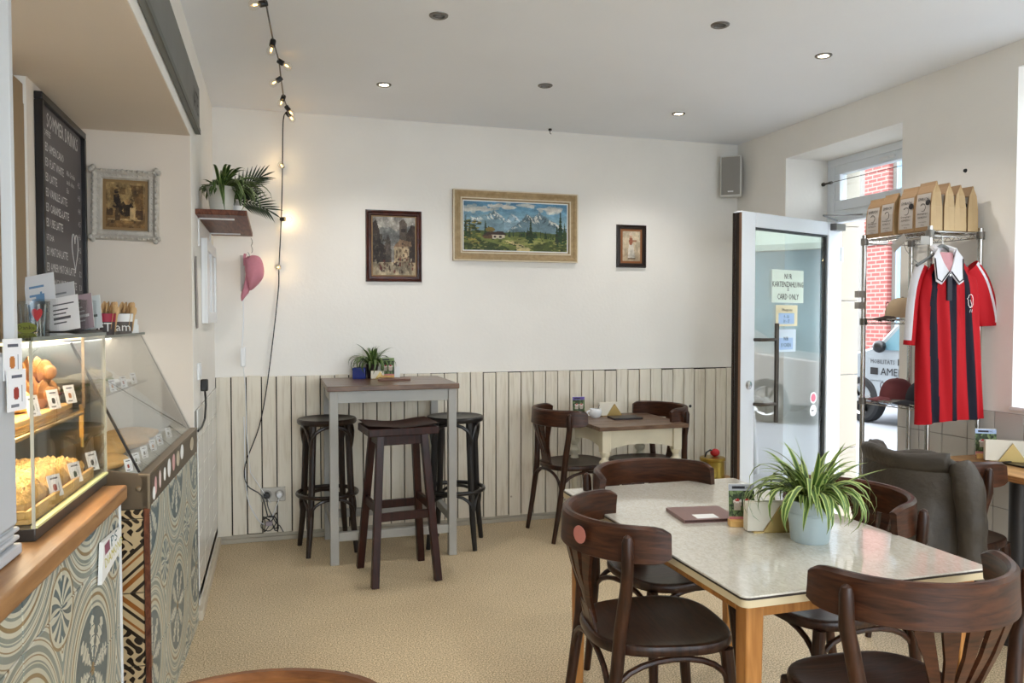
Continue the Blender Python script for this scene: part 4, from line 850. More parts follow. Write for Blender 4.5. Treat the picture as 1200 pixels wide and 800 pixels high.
for (P0, P1, P2) in (((0, 0, .10), (.06, -.03, .20), (.165, -.05, .245)), ((0, 0, .10), (.09, -.04, .13), (.20, -.06, .06)), ((0, 0, .10), (.04, -.06, .15), (.11, -.10, .13))):
    P0, P1, P2 = Vector(P0), Vector(P1), Vector(P2); crv = lambda q: P0*(1-q)**2+P1*2*q*(1-q)+P2*q*q
    part('stem', MB().tube([tuple(crv(q/8)) for q in range(9)], .003, 6), m_palm, t)
    for i in range(10):
        q = .25+.75*i/9; p = crv(q); d = (crv(min(1, q+.03))-crv(q-.03)).normalized(); nrm = Vector((.15, -1, .25)).normalized()
        for s_ in ((-1, 1) if i < 9 else (0,)):
            v = (d*math.cos(.95-.5*q)+nrm.cross(d)*s_*math.sin(.95-.5*q)).normalized() if s_ else d; zz = (nrm-v*nrm.dot(v)).normalized(); yy = zz.cross(v)
            o = obj('leaflet', lfl[0 if i < 6 else 1 if i < 9 else 2], t); o.matrix_local = Matrix(((v.x, yy.x, zz.x, p.x), (v.y, yy.y, zz.y, p.y), (v.z, yy.z, zz.z, p.z), (0, 0, 0, 1)))
t = thing('shelf_jar', 'small clear jar with a white label on the wall shelf', 'jar', (-.19, 4.40, 1.941)); part('glass', MB().lathe([(0, 0), (.028, 0), (.03, .02), (.03, .09), (.024, .1), (.022, .1), (.027, .085), (.027, .004), (0, .004)], 20), g_clear, t); part('label', MB().lathe([(.0305, .025), (.0305, .07)], 20), m_paper, t)
solo('wall_cabinet', MB().box(.0005, .02, -.33, .33, 0, .44).box(.02, .03, -.33, -.27, 0, .44).box(.02, .03, .27, .33, 0, .44).box(.02, .03, -.27, .27, .38, .44).box(.02, .03, -.27, .27, 0, .06).box(.02, .03, -.03, .03, .06, .38), m_white, 'white framed flat panel on the wall below the plant shelf', 'panel', (XL, 4.64, 1.39), bev=.002)
solo('hanging_strip', MB().bar([(.004, 0, 0), (.004, .01, -.14), (.006, .02, -.2), (.004, .03, -.34)], .06, .003, up=(1, 0, 0)), mat('grey_fabric_strip', (160, 152, 148), .8), 'narrow grey printed strip hanging on the white wall edge', 'strip', (XL+.002, 3.97, 1.71))
solo('wall_switch', MB().box(.0005, .012, -.05, .05, -.04, .04).box(.012, .016, -.03, .03, -.025, .025), m_white, 'white light switch beside the chilled counter', 'switch', (XL, 4.06, 1.16), bev=.003)
t = thing('power_lead', 'black power lead plugged in above the white tiles', 'cable', (XL, 4.2, 1.08)); part('plug', MB().box(.001, .035, -.02, .02, -.03, .03), m_black, t, .006)
part('lead', MB().tube([(.02, 0, -.03), (.022, .02, -.10), (.018, .0, -.17), (.012, -.1, -.2), (.012, -.30, -.19)], .005, 8), m_black, t)
# pink cap and white cord hung from the shelf end
t = thing('pink_cap', 'dusty pink cap hung by its strap from the shelf end', 'cap', (-.128, 5.0, 1.685))
m_pink = mat('dusty_pink_cotton', (202, 132, 146), .85, var=.06, scale=20)
cu_ = .00117
def puff(ol, th, m, name):
    n = len(ol); cx = sum(p[0] for p in ol)/n; cz = sum(p[1] for p in ol)/n; mb = MB(); vs = []; fs = []
    lev = ((.0, -1), (.55, -.9), (.85, -.6), (1, 0), (.85, .6), (.55, .9), (0, 1))
    for (k, d) in lev: vs += [(cu_*(cx+(x-cx)*max(k, .02)), d*th, cu_*(cz+(z-cz)*max(k, .02))) for x, z in ol]
    for i in range(len(lev)-1):
        for q in range(n): fs.append((i*n+q, i*n+(q+1) % n, (i+1)*n+(q+1) % n, (i+1)*n+q))
    mb.add(vs, fs); return part(name, mb, m, t, ang=50)
crown = smooth_path([(x, z, 0) for x, z in ((-38, 80), (0, 97), (40, 86), (58, 30), (52, -20), (20, -62), (-14, -86), (-26, -40), (-36, 20), (-38, 80))], 3)[:-1]
brim = smooth_path([(x, z, 0) for x, z in ((-22, -30), (-14, -86), (-38, -122), (-54, -142), (-57, -108), (-42, -60), (-30, 10), (-22, -30))], 3)[:-1]
puff([(p[0], p[1]) for p in crown], .05, m_pink, 'crown'); puff([(p[0], p[1]) for p in brim], .022, m_pink, 'brim')
part('strap', MB().bar([(-.042, 0, .05), (-.044, 0, .10), (-.040, 0, .122)], .016, .004, up=(0, 1, 0)).tube([(-.03, 0, .104), (.03, 0, .100)], .003, 6), m_pink, t)
t = thing('hook_pair', 'two steel S hooks hanging on the shelf edge', 'hook', (-.128, 4.98, 1.90))
part('hook', MB().tube([(.008*math.sin(a*.6)*(1 if a < 6 else -1)-.005, 0, .0-.009*a) for a in range(11)], .0022, 6), m_chrome, t); part('hook', MB().tube([(-.025+.01*math.sin(a*.6), 0, -.085-.008*a) for a in range(11)], .0022, 6), m_chrome, t)
t = thing('hanging_cable', 'white hanging cord with an inline switch by the pink cap', 'cable', (-.185, 5.04, 1.80))
part('sleeve', MB().box(-.014, .014, -.006, .006, -.22, 0), mat('grey_white_sleeve', (206, 200, 194), .7), t, .002); part('cord', MB().tube([(0, 0, -.22), (.002, .0, -.4), (-.008, .0, -.56)], .004, 6), m_white, t); part('inline_switch', MB().box(-.018, .012, -.012, .012, -.68, -.56), m_white, t, .005)
part('lower_cord', MB().tube([(-.003, .0, -.68), (.006, .06, -.80), (.01, .08, -1.1), (.03, .085, -1.35), (.15, .08, -1.55)], .0025, 6), m_white, t)
# ------------------------------------------------------------ string lights
t = thing('string_lights', 'black cable of clear bulbs running over the ceiling and down the wall', 'string lights', (0, 0, 0))
cp = [(-.045, 2.6, 2.70), (-.04, 3.0, 2.69), (-.022, 3.34, 2.685), (.004, 3.77, 2.69), (.03, 4.05, 2.685), (.042, 4.34, 2.69), (.06, 4.69, 2.685), (.078, 4.91, 2.69), (.083, 5.03, 2.685), (.062, 5.145, 2.66), (.055, 5.15, 2.37), (.045, 5.15, 2.04), (.028, 5.15, 1.74), (.02, 5.15, 1.56), (-.045, 5.135, 1.03), (-.10, 5.13, .735), (-.185, 5.13, .50), (-.175, 5.13, .37), (-.09, 5.12, .30), (-.055, 5.12, .17)]
part('cable', MB().tube(smooth_path(cp), .0035, 6), m_black, t)
g_bulb = glass('clear_bulb_glass', (252, 250, 246), 1.45, 1.6); m_fil = mat('warm_filament', (255, 190, 90), .4, emit=5)
for i, (p, d) in enumerate([((-.024, 3.33, 2.685), (-1, -.2, -.35)), ((.004, 3.77, 2.685), (-.2, -.1, -1)), ((.03, 4.05, 2.685), (.9, 0, -.5)), ((.042, 4.34, 2.685), (-.8, 0, -.6)), ((.06, 4.69, 2.685), (-.3, -.3, -.9)), ((.078, 4.91, 2.685), (.6, 0, -.8)), ((.083, 5.03, 2.68), (.5, 0, -.6)), ((.055, 5.14, 2.37), (-.2, -1, .0)), ((.045, 5.14, 2.04), (.9, -.45, .0)), ((.028, 5.14, 1.737), (-.15, -1, -.05))]):
    q = Vector(d).normalized().to_track_quat('Z', 'Y').to_euler(); M = Matrix.Translation(p) @ q.to_matrix().to_4x4()
    mb = MB(); mb.M = M; mb.lathe([(0, -.006), (.012, -.006), (.0135, 0), (.0135, .026), (0, .028)], 12); s_ = part('socket', mb, m_black, t)
    mb = MB(); mb.M = M; mb.lathe([(.010, .026), (.016, .034), (.0205, .046), (.0195, .058), (.013, .067), (0, .0705)], 16); bl = part('bulb', mb, g_bulb, t)
    mb = MB(); mb.M = M; mb.lathe([(0, .034), (.0035, .036), (.0035, .05), (0, .052)], 8); part('filament', mb, m_fil, bl)
    if i >= 7:
        l = bpy.data.lights.new('bulb_light', 'POINT'); l.energy = .12; l.color = (1, .72, .38); l.shadow_soft_size = .01
        lo = bpy.data.objects.new('bulb_light', l); COL.objects.link(lo); lo.parent = t; lo.location = M @ Vector((0, 0, .045))
t = thing('wall_socket', 'double socket in a steel plate on the plank wainscot', 'socket', (-.02, 5.158, .297))
part('plate', MB().box(-.075, .075, -.010, 0, -.045, .045), mat('silver_socket_plate', (176, 172, 164), .35, .5), t, .003)
for x in (-.037, .037): part('insert', MB().at((x, -.010, 0), rx=R(90)).lathe([(0, .001), (.02, .001), (.02, .004), (.028, .004), (.029, 0)], 20), mat('grey_socket_insert', (150, 146, 138), .4), t)
t = thing('cable_tangle', 'knot of black and white cable below the wall socket', 'cable', (-.04, 5.12, .0))
rg = random.Random(4); pts = [(-.0+.05*math.cos(i*.9)+rg.uniform(-.02, .02), -.01+.02*math.sin(i*1.3), .13+.045*math.sin(i*1.17)+rg.uniform(-.015, .015)) for i in range(22)]
part('black_loops', MB().tube(smooth_path([(-.018, .018, .29), (-.01, .0, .22)]+pts+[(.08, .0, .06)], 4), .003, 6), m_black, t)
part('white_loops', MB().tube(smooth_path([(.06, .018, .29), (.045, .0, .24), (.0, -.005, .14), (-.04, .0, .12), (-.09, .005, .18), (-.14, .01, .34), (-.15, .015, .8)], 5), .003, 6), m_white, t)
part('plug', MB().at((-.018, .026, .297), rx=R(90)).lathe([(0, .045), (.014, .043), (.02, .03), (.02, .004)], 14), m_black, t); part('plug', MB().at((.058, .026, .297), rx=R(90)).lathe([(0, .045), (.014, .043), (.02, .03), (.02, .004)], 14), m_white, t)
part('connector', MB().cbox(-.005, -.02, .125, .04, .03, .025), mat('mauve_grey_plastic', (150, 140, 150), .5), t, .004)
# ------------------------------------------------------------ pictures on the back wall
random.seed(21)
tw_ = Paint(62, 82, (150, 146, 138)); tw_.vgrad(0, .5, (176, 172, 164), (150, 140, 126)).poly([(0, .3), (.3, .12), (.55, .25), (1, .1), (1, .5), (0, .5)], (132, 132, 128)).ell(.3, .12, .2, .06, (206, 200, 188), .6)
tw_.poly([(0, .1), (.08, .05), (.16, .25), (.2, .45), (.3, .5), (.3, 1), (0, 1)], (62, 50, 42)).poly([(.3, .42), (.36, .3), (.42, .42), (.44, .8), (.3, .8)], (86, 76, 68)).poly([(.62, .08), (.72, .02), (.8, .1), (.82, .55), (.64, .55)], (96, 84, 74)).rect(.66, .2, .78, .26, (66, 56, 50))
tw_.poly([(.78, .3), (.92, .12), (1, .15), (1, 1), (.86, 1)], (70, 56, 46)).poly([(.5, .5), (.62, .42), (.86, .44), (.86, .78), (.5, .78)], (188, 166, 132)).poly([(.48, .52), (.64, .38), (.9, .42), (.92, .5)], (150, 120, 92)).rect(0, .78, 1, 1, (176, 158, 128)).poly([(.1, 1), (.4, .8), (.7, .8), (.9, 1)], (198, 180, 148))
tw_.speck(46, .05, .72, .95, .95, .022, [(40, 30, 26), (96, 70, 52), (210, 196, 170), (120, 50, 40)], 1.6).speck(50, .02, .3, .3, .75, .02, [(46, 38, 32), (96, 84, 70)], 1.3).speck(30, .55, .45, .9, .75, .018, [(120, 98, 74), (60, 48, 40)], 1.3).grain(7).tex(.16, 9); tw_.a *= .8
framed('town_picture', 'old town square painting in a dark brown frame', (.573, 5.1795, 1.656), .372, .472, .038, .022, wood('dark_mahogany_frame', (40, 16, 12), (78, 34, 24), 5, .35, (3, 3, 3), .3), tw_, .008, mat('thin_gilt_slip', (120, 92, 58), .4, .4))
al = Paint(170, 96, (96, 148, 182)); al.vgrad(0, .55, (84, 134, 168), (164, 192, 198))
def frac(P, r, it=4):
    for _ in range(it):
        Q = []
        for p, q in zip(P, P[1:]): d = math.hypot(q[0]-p[0], q[1]-p[1])*r; Q += [p, ((p[0]+q[0])/2+random.uniform(-d, d)*.4, (p[1]+q[1])/2+random.uniform(-d, d))]
        P = Q+[P[-1]]
    return P
for (cx, cy, n, sx, sy) in ((.14, .15, 26, .13, .05), (.38, .08, 22, .12, .04), (.86, .13, 26, .09, .06), (.62, .05, 10, .08, .02)):
    for _ in range(n): al.ell(cx+random.gauss(0, sx*.55), cy+random.gauss(0, sy*.55), random.uniform(.02, .05), random.uniform(.02, .04), random.choice(((206, 204, 194), (190, 192, 188), (216, 212, 200))), .65)
def massif(ridge, base, c, snow, n):
    R_ = frac(ridge, .22); al.poly(R_+[(R_[-1][0], base), (R_[0][0], base)], c)
    for _ in range(n):  # sunlit snow faces falling right of the ridge, shaded rock to the left
        x, y = random.choice(R_); L = random.uniform(.03, .14)*(base-y)*3; w_ = random.uniform(.006, .018)
        col = snow if random.random() < .6 else tuple(v*.72 for v in c); sg = 1 if col == snow else -1
        P = [(x, y+.005), (x+sg*w_, y+L*.4), (x+sg*(w_*1.4+.02), y+L), (x+sg*.006, y+L*.75)]
        m = al.mask(P) & al.mask(R_+[(R_[-1][0], base), (R_[0][0], base)]); al.a[m] = al.a[m]*.25+np.array(col)*.75
massif([(0, .46), (.06, .3), (.1, .34), (.17, .27), (.23, .26), (.285, .15), (.33, .24), (.38, .33), (.44, .42), (.5, .5)], .64, (128, 156, 168), (222, 222, 212), 60)
massif([(.38, .36), (.45, .22), (.5, .28), (.57, .4)], .6, (142, 170, 184), (214, 220, 218), 18)
massif([(.4, .6), (.48, .48), (.55, .36), (.6, .22), (.64, .28), (.68, .27), (.72, .17), (.78, .25), (.83, .34), (.9, .42), (1, .5)], .66, (112, 136, 146), (226, 224, 212), 80)
al.poly(frac([(0, .62), (.2, .6), (.4, .63), (.6, .6), (.8, .62), (1, .58)], .1)+[(1, 1), (0, 1)], (84, 98, 52)).poly([(0, .74), (.4, .68), (.7, .72), (1, .7), (1, 1), (0, 1)], (116, 124, 64)).poly([(.3, .8), (.6, .75), (.8, .8), (.6, .9)], (146, 148, 84)).poly([(0, .86), (.2, .8), (.4, .92), (.45, 1), (0, 1)], (62, 74, 36)).poly([(.38, .79), (.47, .80), (.62, .93), (.66, 1), (.5, 1), (.5, .9)], (196, 180, 128)).poly([(.62, .92), (.8, .80), (1, .82), (1, 1), (.68, 1)], (74, 84, 40))
al.speck(90, .0, .40, .16, .86, .02, [(140, 130, 60), (60, 70, 34), (100, 104, 48), (164, 140, 70), (46, 56, 30)])
def fir(x, y0, y1, w_, c):
    for k in range(9):
        f = k/9; yy = y0+(y1-y0)*f; j = random.uniform(.8, 1.2); al.poly([(x-w_*(.12+f*.9)*j, yy+(y1-y0)*.17), (x, yy-.01), (x+w_*(.12+f*.9)*j, yy+(y1-y0)*.17)], tuple(v*random.uniform(.8, 1.25) for v in c))
for i in range(46):
    x = random.uniform(.42, 1); h_ = random.uniform(.07, .14); fir(x, .70-h_+.02*math.sin(x*9), .72+.02*math.sin(x*9), .010, (48, 66, 40))
for x, a, b, w_ in ((.205, .34, .66, .022), (.235, .46, .66, .02), (.64, .28, .80, .042), (.61, .5, .74, .028), (.935, .10, .84, .05), (.90, .4, .8, .03), (.975, .36, .8, .03), (.02, .28, .7, .024), (.055, .4, .72, .02)): fir(x, a, b, w_, (42, 60, 34))
al.poly([(.17, .71), (.22, .625), (.37, .60), (.41, .69)], (66, 50, 42)).rect(.26, .68, .39, .765, (200, 190, 168)).rect(.28, .70, .305, .735, (60, 46, 40)).rect(.335, .70, .36, .735, (60, 46, 40)).poly([(.17, .71), (.27, .68), (.27, .765), (.2, .765)], (104, 76, 54)).ell(.25, .57, .045, .05, (132, 114, 56)).speck(130, 0, .74, 1, 1, .016, [(70, 84, 40), (140, 140, 76), (100, 110, 54), (164, 156, 96), (52, 62, 32)], .8).tex(.07, 14).grain(5)
fr_ = framed('alpine_picture', 'alpine landscape painting with a chalet in a wide pale wooden frame', (1.155, 5.1795, 1.806), .90, .482, .068, .03, wood('limed_wood_frame', (158, 134, 98), (182, 158, 120), 5, .5, (6, 6, 6)), al, .008, m_paper)
mb = MB(); wd, h = .90, .482
for a, z in ((.0, .031), (.052, .024)):
    mb.box(a, wd-a, -z, -z+.012, a, a+.008).box(a, wd-a, -z, -z+.012, h-a-.008, h-a).box(a, a+.008, -z, -z+.012, a, h-a).box(wd-a-.008, wd-a, -z, -z+.012, a, h-a)
part('frame_edge', mb, mat('cream_frame_edge', (226, 214, 190), .5), fr_, .002)
pt = Paint(34, 48, (196, 180, 154)); pt.vgrad(0, 1, (202, 188, 162), (176, 156, 128)).poly([(.35, .45), (.6, .42), (.72, .9), (.3, .92)], (206, 198, 184)).ell(.47, .33, .11, .13, (150, 90, 66)).ell(.46, .15, .09, .07, (196, 160, 130)).ell(.47, .1, .1, .05, (220, 200, 180)).rect(.55, .3, .8, .36, (150, 110, 84)).rect(.3, .9, .75, .93, (110, 90, 70)).tex(.08, 6).grain(4)
framed('small_picture', 'small figure print in a dark frame with a gilt inner edge', (2.362, 5.1795, 1.782), .234, .31, .032, .022, mat('black_brown_frame', (34, 20, 16), .35), pt, .016, mat('copper_gilt_slip', (150, 98, 62), .35, .5))
t = thing('wall_speaker', 'grey mesh loudspeaker in a white housing in the corner', 'speaker', (3.245, 5.085, 2.315), R(-38))
part('housing', MB().prism([(-.075, .055), (-.075, -.03), (.075, -.03), (.075, .055), (.05, .07), (-.05, .07)], 0, .30), mat('white_speaker_plastic', (210, 210, 206), .5), t, .006)
part('grille', MB().rings([(-.066, -.035), (.066, -.035), (.066, -.03), (-.066, -.03)], [(1, .012), (1, .288)]), mat('grey_speaker_mesh', (150, 146, 140), .7, .0, bump=.5, bscale=400), t)
part('badge', MB().box(-.02, .02, -.037, -.035, .03, .04), m_white, t); part('bracket', MB().box(-.02, .02, .06, .078, .1, .2), m_white, t)
solo('screw_hole', MB().at(rx=R(90)).lathe([(0, .004), (.010, .003), (.012, 0)], 12), m_black, 'round black hole plug in a wainscot plank', 'plug', (2.96, 5.158, .76))
solo('wall_screw', MB().at(ry=R(-90)).lathe([(0, .01), (.008, .008), (.01, 0)], 12), m_black, 'dark screw in the wall above the coffee bags', 'screw', (XR, 3.135, 2.165))

# ------------------------------------------------------------ cafe chairs
def seat_outline(w, d, n=40):
    o = []
    for i in range(n):
        a = 2*math.pi*i/n; c, s_ = math.cos(a), math.sin(a); e = 2/2.9
        x = w/2*math.copysign(abs(c)**e, c); y = d/2*math.copysign(abs(s_)**e, s_); o.append((x*(1+.09*y/(d/2)), y))
    return o
RR, RC = .262, .0
def railp(ph, dr=0, z=0): return ((RR+dr)*math.sin(ph), RC-(RR+dr)*math.cos(ph), z)
def chair_parts():
    P = {}
    ol = seat_outline(.415, .44)
    P['seat'] = (MB().rings([(x, y+.015) for x, y in ol], [(.90, .440), (.985, .444), (1, .452), (1, .464), (.985, .472), (.95, .475), (.90, .4725), (.7, .467), (.4, .465), (.15, .465)]).mesh('seat', m_dark2), .0)
    n = 34; pts = []; sc = []
    for i in range(n+1):
        ph = R(-84)+R(168)*i/n; f = min(i, n-i)/3.0; k = 1 if f >= 1 else math.sqrt(max(.02, 1-(1-f)**2))
        pts.append(railp(ph, 0, .782)); sc.append((1, .6+.4*k if f < 1 else 1))
    prof = [(-.011, -.048), (0, -.053), (.011, -.048), (.014, .0), (.020, .046), (.012, .054), (.002, .054), (-.006, .046), (-.008, 0)]
    prof = [(-a, b) for a, b in prof][::-1]
    P['top_rail'] = (MB().sweep(pts, prof, up=(0, 0, 1), scales=sc).mesh('top_rail', m_brail), 0)
    legs = []
    for s in (-1, 1):
        a = railp(R(59)*s, .032, .815); b = railp(R(59)*s, .028, .72)
        legs.append(MB().tube([(s*.200, -.235, 0), (s*.200, -.198, .2), (s*.204, -.165, .42), (s*.212, -.157, .54), (s*.232, b[1]+.002, .66), b, (a[0], a[1], .797), (a[0], a[1], .812), (a[0], a[1], .818)], [.0135, .017, .0195, .0195, .0185, .018, .0165, .012, .004], 12).mesh('leg', m_dark))
        legs.append(MB().tube([(s*.198, .225, 0), (s*.188, .205, .2), (s*.176, .18, .445)], [.013, .0175, .0205], 10).mesh('leg', m_dark))
    P['leg'] = legs
    sl = []
    for i in range(5):
        f = (i-2)/2; ph = R(27)*f; top = railp(ph, -.004, .735)
        p0 = Vector((f*.046, -.188, .50)); p1 = Vector((f*.058, -.208, .58)); p2 = Vector(top)
        sl.append(MB().sweep([p0, p1, (p1+p2)/2+Vector((0, -.004, 0)), p2], [(-.5, -.5), (.5, -.5), (.5, .5), (-.5, .5)], up=(math.sin(ph), -math.cos(ph), .1), scales=[(.021, .010), (.022, .010), (.028, .010), (.042, .010)]).mesh('slat', m_brail))
    P['slat'] = sl
    P['splat_base'] = (MB().add([(-.07, -.180, .472), (.07, -.180, .472), (.058, -.196, .545), (-.058, -.196, .545), (-.07, -.19, .472), (.07, -.19, .472), (.058, -.206, .545), (-.058, -.206, .545)], [(0, 1, 2, 3), (7, 6, 5, 4), (0, 4, 5, 1), (1, 5, 6, 2), (2, 6, 7, 3), (3, 7, 4, 0)]).mesh('splat_base', m_brail), .002)
    br = []
    def arch(a, b, zl, zh):
        a, b = Vector(a), Vector(b); return MB().tube([tuple(a+(b-a)*(.5-.5*math.cos(q*math.pi/12)))[:2]+(zl+(zh-zl)*math.sin(q*math.pi/12)**.55,) for q in range(13)], .0095, 8).mesh('brace', m_dark)
    br += [arch((-.182, .192, 0), (.182, .192, 0), .27, .435), arch((-.182, .192, 0), (-.2, -.18, 0), .27, .432), arch((.182, .192, 0), (.2, -.18, 0), .27, .432), arch((-.2, -.185, 0), (.2, -.185, 0), .27, .432)]
    P['brace'] = br; return P
CP = chair_parts()
def chair(loc, deg, lab):
    """deg = heading the seat faces, measured from +Y clockwise negative"""
    t = thing('cafe_chair', lab, 'chair', (*loc, 0), R(deg), 'dark bentwood cafe chairs')
    obj('seat', CP['seat'][0], t); obj('top_rail', CP['top_rail'][0], t); bevel(obj('splat_base', CP['splat_base'][0], t), .002)
    for k in ('leg', 'slat', 'brace'):
        for me in CP[k]: obj(k, me, t)
    return t
c1 = chair((1.11, 2.185), -97, 'dark bentwood cafe chair with a round pink sticker on its rail')
part('sticker', MB().prism([(.026*math.cos(a*math.pi/10), .026*math.sin(a*math.pi/10)) for a in range(20)], 0, .0015), mat('salmon_sticker', (186, 116, 106), .6), c1, loc=railp(R(26), .0205, .79), rot=(R(90), 0, R(26)))
chair((1.425, 2.68), 188, 'dark cafe chair tucked under the far end of the cream laminate table')
chair((1.79, 2.20), 92, 'dark cafe chair behind the metal plant pot, facing the laminate table')
chair((1.49, 1.585), -3, 'dark cafe chair at the end of the laminate table opposite the tucked-in one')
cj = chair((2.80, 2.70), -72, 'cafe chair at the oak table with a jacket over its back')
c6 = chair((-.05, 1.085), 206, 'brown cafe chair standing alone before the patterned counter')
m_lbrown = wood('worn_lighter_brown_rail', (92, 54, 28), (140, 90, 50), 5, .35, (2, 2, 14), .3)
for o in CH(c6):
    if o.name.startswith('top_rail'): o.data = o.data.copy(); o.data.materials[0] = m_lbrown
chair((1.875, 4.79), -84, 'dark cafe chair by the wainscot facing the little cream table from the bar stool side')
chair((2.385, 4.72), 92, 'dark cafe chair on the door side of the little cream table')
# jacket over the chair back
m_jack = mat('dark_olive_brown_waxed_cotton', (58, 51, 42), .6, var=.22, scale=9, bump=.5, bscale=30)
t = thing('jacket', 'dark olive brown jacket draped over the chair back at the oak table', 'jacket', cj.location, cj.rotation_euler[2])
prof = [(-.055, .58), (-.05, .67), (-.045, .77), (-.038, .83), (-.022, .855), (.005, .865), (.035, .855), (.055, .82), (.062, .72), (.066, .62), (.068, .52), (.066, .42), (.06, .36)]
def jfn(u, v):
    ph = R(-78)+R(122)*u; f = v*(len(prof)-1); i = min(int(f), len(prof)-2); w_ = f-i
    d = prof[i][0]*(1-w_)+prof[i+1][0]*w_; z = prof[i][1]*(1-w_)+prof[i+1][1]*w_
    fold = .016*math.sin(u*17+z*4)*min(1, max(0, (.83-z)*4))+.008*math.sin(u*31+2)*min(1, max(0, (.8-z)*4)); side = abs(u-.5)*2
    z = z-.045*side**3*(1 if d < .03 else .7)+.016*math.sin(u*9+1)+.014*max(0, 1-abs(u-.10)/.12)
    x, y, _ = railp(ph, d+fold*(1 if d > 0 else -.3)); return (x, y+.012*math.sin(z*14+u*5)*(z < .7), z)
o = part('body', MB().grid(jfn, 44, 30), m_jack, t, ang=80); sm = o.modifiers.new('thick', 'SOLIDIFY'); sm.thickness = .008; sm.offset = 1
sv = [railp(R(36), .050, .835), railp(R(40), .078, .77), railp(R(42), .09, .66), railp(R(43), .09, .55), railp(R(44), .088, .45)]
sv = smooth_path(sv, 5); o = part('sleeve', MB().tube(sv, [.040+.020*min(1, i/5)+.0025*math.sin(i*1.1) - .010*(i/len(sv)) for i in range(len(sv))], 16), m_jack, t, ang=80); o.scale = (1, 1, 1)
part('cuff', MB().tube([tuple(Vector(sv[-1])+Vector((0, 0, .04-.012*q))) for q in range(5)], [.050, .053, .053, .053, .050], 16), mat('dark_olive_cuff', (58, 50, 40), .7), t)
part('collar', MB().grid(lambda u, v: railp(R(-50)+R(80)*u, .050+.018*math.sin(v*math.pi), .862-.075*v+.018*math.sin(v*3)+.008*math.sin(u*8)), 18, 6), m_jack, t, ang=80).modifiers.new('thick', 'SOLIDIFY').thickness = .006

# ------------------------------------------------------------ tables
t = thing('laminate_table', 'cafe table with a marbled cream laminate top and honey wood legs', 'table', (1.452, 2.222, 0))
hw, hd = .382, .617
def rrect(a, b, r, n=5): return [(sx*(a-r)+r*math.cos(q0+q*math.pi/2/n), sy*(b-r)+r*math.sin(q0+q*math.pi/2/n)) for sx, sy, q0 in ((1, 1, 0), (-1, 1, math.pi/2), (-1, -1, math.pi), (1, -1, 1.5*math.pi)) for q in range(n+1)]
part('tabletop', MB().rings(rrect(hw, hd, .02), [(1, .722), (1, .7465), (.996, .7495)]), m_lam, t)
part('edge_band', MB().rings(rrect(hw+.0015, hd+.0015, .02), [(1, .7225), (1, .741)], cap0=False, cap1=False), mat('cream_edge_band', (206, 190, 156), .4), t)
part('edge_line', MB().rings(rrect(hw+.002, hd+.002, .02), [(1, .741), (1, .7465)], cap0=False, cap1=False), mat('dark_edge_line', (46, 36, 30), .5), t)
for b_ in ((-.34, .34, -.575, -.553), (-.34, .34, .553, .575), (-.34, -.318, -.553, .553), (.318, .34, -.553, .553)): part('apron', MB().box(*b_, .68, .722), m_honey, t, .002)
for sx in (-1, 1):
    for sy in (-1, 1): part('leg', MB().sweep([(sx*.33, sy*.563, .722), (sx*.332, sy*.565, .6), (sx*.335, sy*.568, 0)], [(-.5, -.5), (.5, -.5), (.5, .5), (-.5, .5)], scales=[.050, .048, .034], up=(0, 1, 0)), m_honey, t, .004)
t = thing('bar_table', 'tall grey painted bar table with a brown plank top', 'table', (.662, 4.835, 0))
for i, y in enumerate((-.335, -.22, -.105, .01, .125, .24)): part('plank', MB().box(-.382, .382, y, y+.1135 if i < 5 else y+.072, 1.0, 1.03), wood('brown_bar_plank', (74, 50, 34), (120, 88, 62), 5, .3, (1.2, 12, 4), .3), t, .003)
for sx in (-1, 1):
    for sy in (-1, 1): part('leg', MB().box(sx*.345-.024, sx*.345+.024, sy*.275-.024-.015, sy*.275+.024-.015, 0, 1.0), m_graypaint, t, .003)
for y in (-.305, .25): part('apron', MB().box(-.321, .321, y, y+.022, .93, 1.0), m_graypaint, t, .002)
for x in (-.36, .338): part('apron', MB().box(x, x+.022, -.266, .236, .93, 1.0), m_graypaint, t, .002)
for y in (-.29, .26): part('stretcher', MB().box(-.321, .321, y-.018, y+.018, .135, .185), m_graypaint, t, .003)
for x in (-.345, .345): part('stretcher', MB().box(x-.018, x+.018, -.266, .236, .20, .25), m_graypaint, t, .003)
t = thing('cream_table', 'little cream painted table with turned legs and a worn brown top', 'table', (2.195, 4.685, 0))
for i in range(5): part('plank', MB().box(-.305, .305, -.315+i*.126, -.315+i*.126+.1245, .725, .75), m_walnut, t, .003)
def apr(L, axis):
    n = 16; top = []; bot = []
    for i in range(n+1): a = -L+2*L*i/n; top.append((a, .725)); bot.append((a, .60+.03*(1-(a/L)**2)))
    return top+bot[::-1]
for s in (-1, 1):
    part('apron', MB().prism(apr(.22, 0), -.009, .009), m_creampaint, t, loc=(0, s*.255, 0), rot=(R(90), 0, 0)); part('apron', MB().prism(apr(.23, 0), -.009, .009), m_creampaint, t, loc=(s*.245, 0, 0), rot=(R(90), 0, R(90)))
    for s2 in (-1, 1): part('leg', MB().box(s*.245-.028, s*.245+.028, s2*.255-.028, s2*.255+.028, .585, .725).lathe([(0, 0), (.014, 0), (.018, .03), (.022, .3), (.03, .46), (.022, .49), (.036, .51), (.036, .525), (.022, .54), (.02, .555), (.032, .575), (.032, .588), (0, .588)], 16, (s*.245, s2*.255, 0)), m_creampaint, t, .002)
t = thing('oak_table', 'light oak table on a black pedestal beside the window', 'table', (3.165, 2.42, 0))
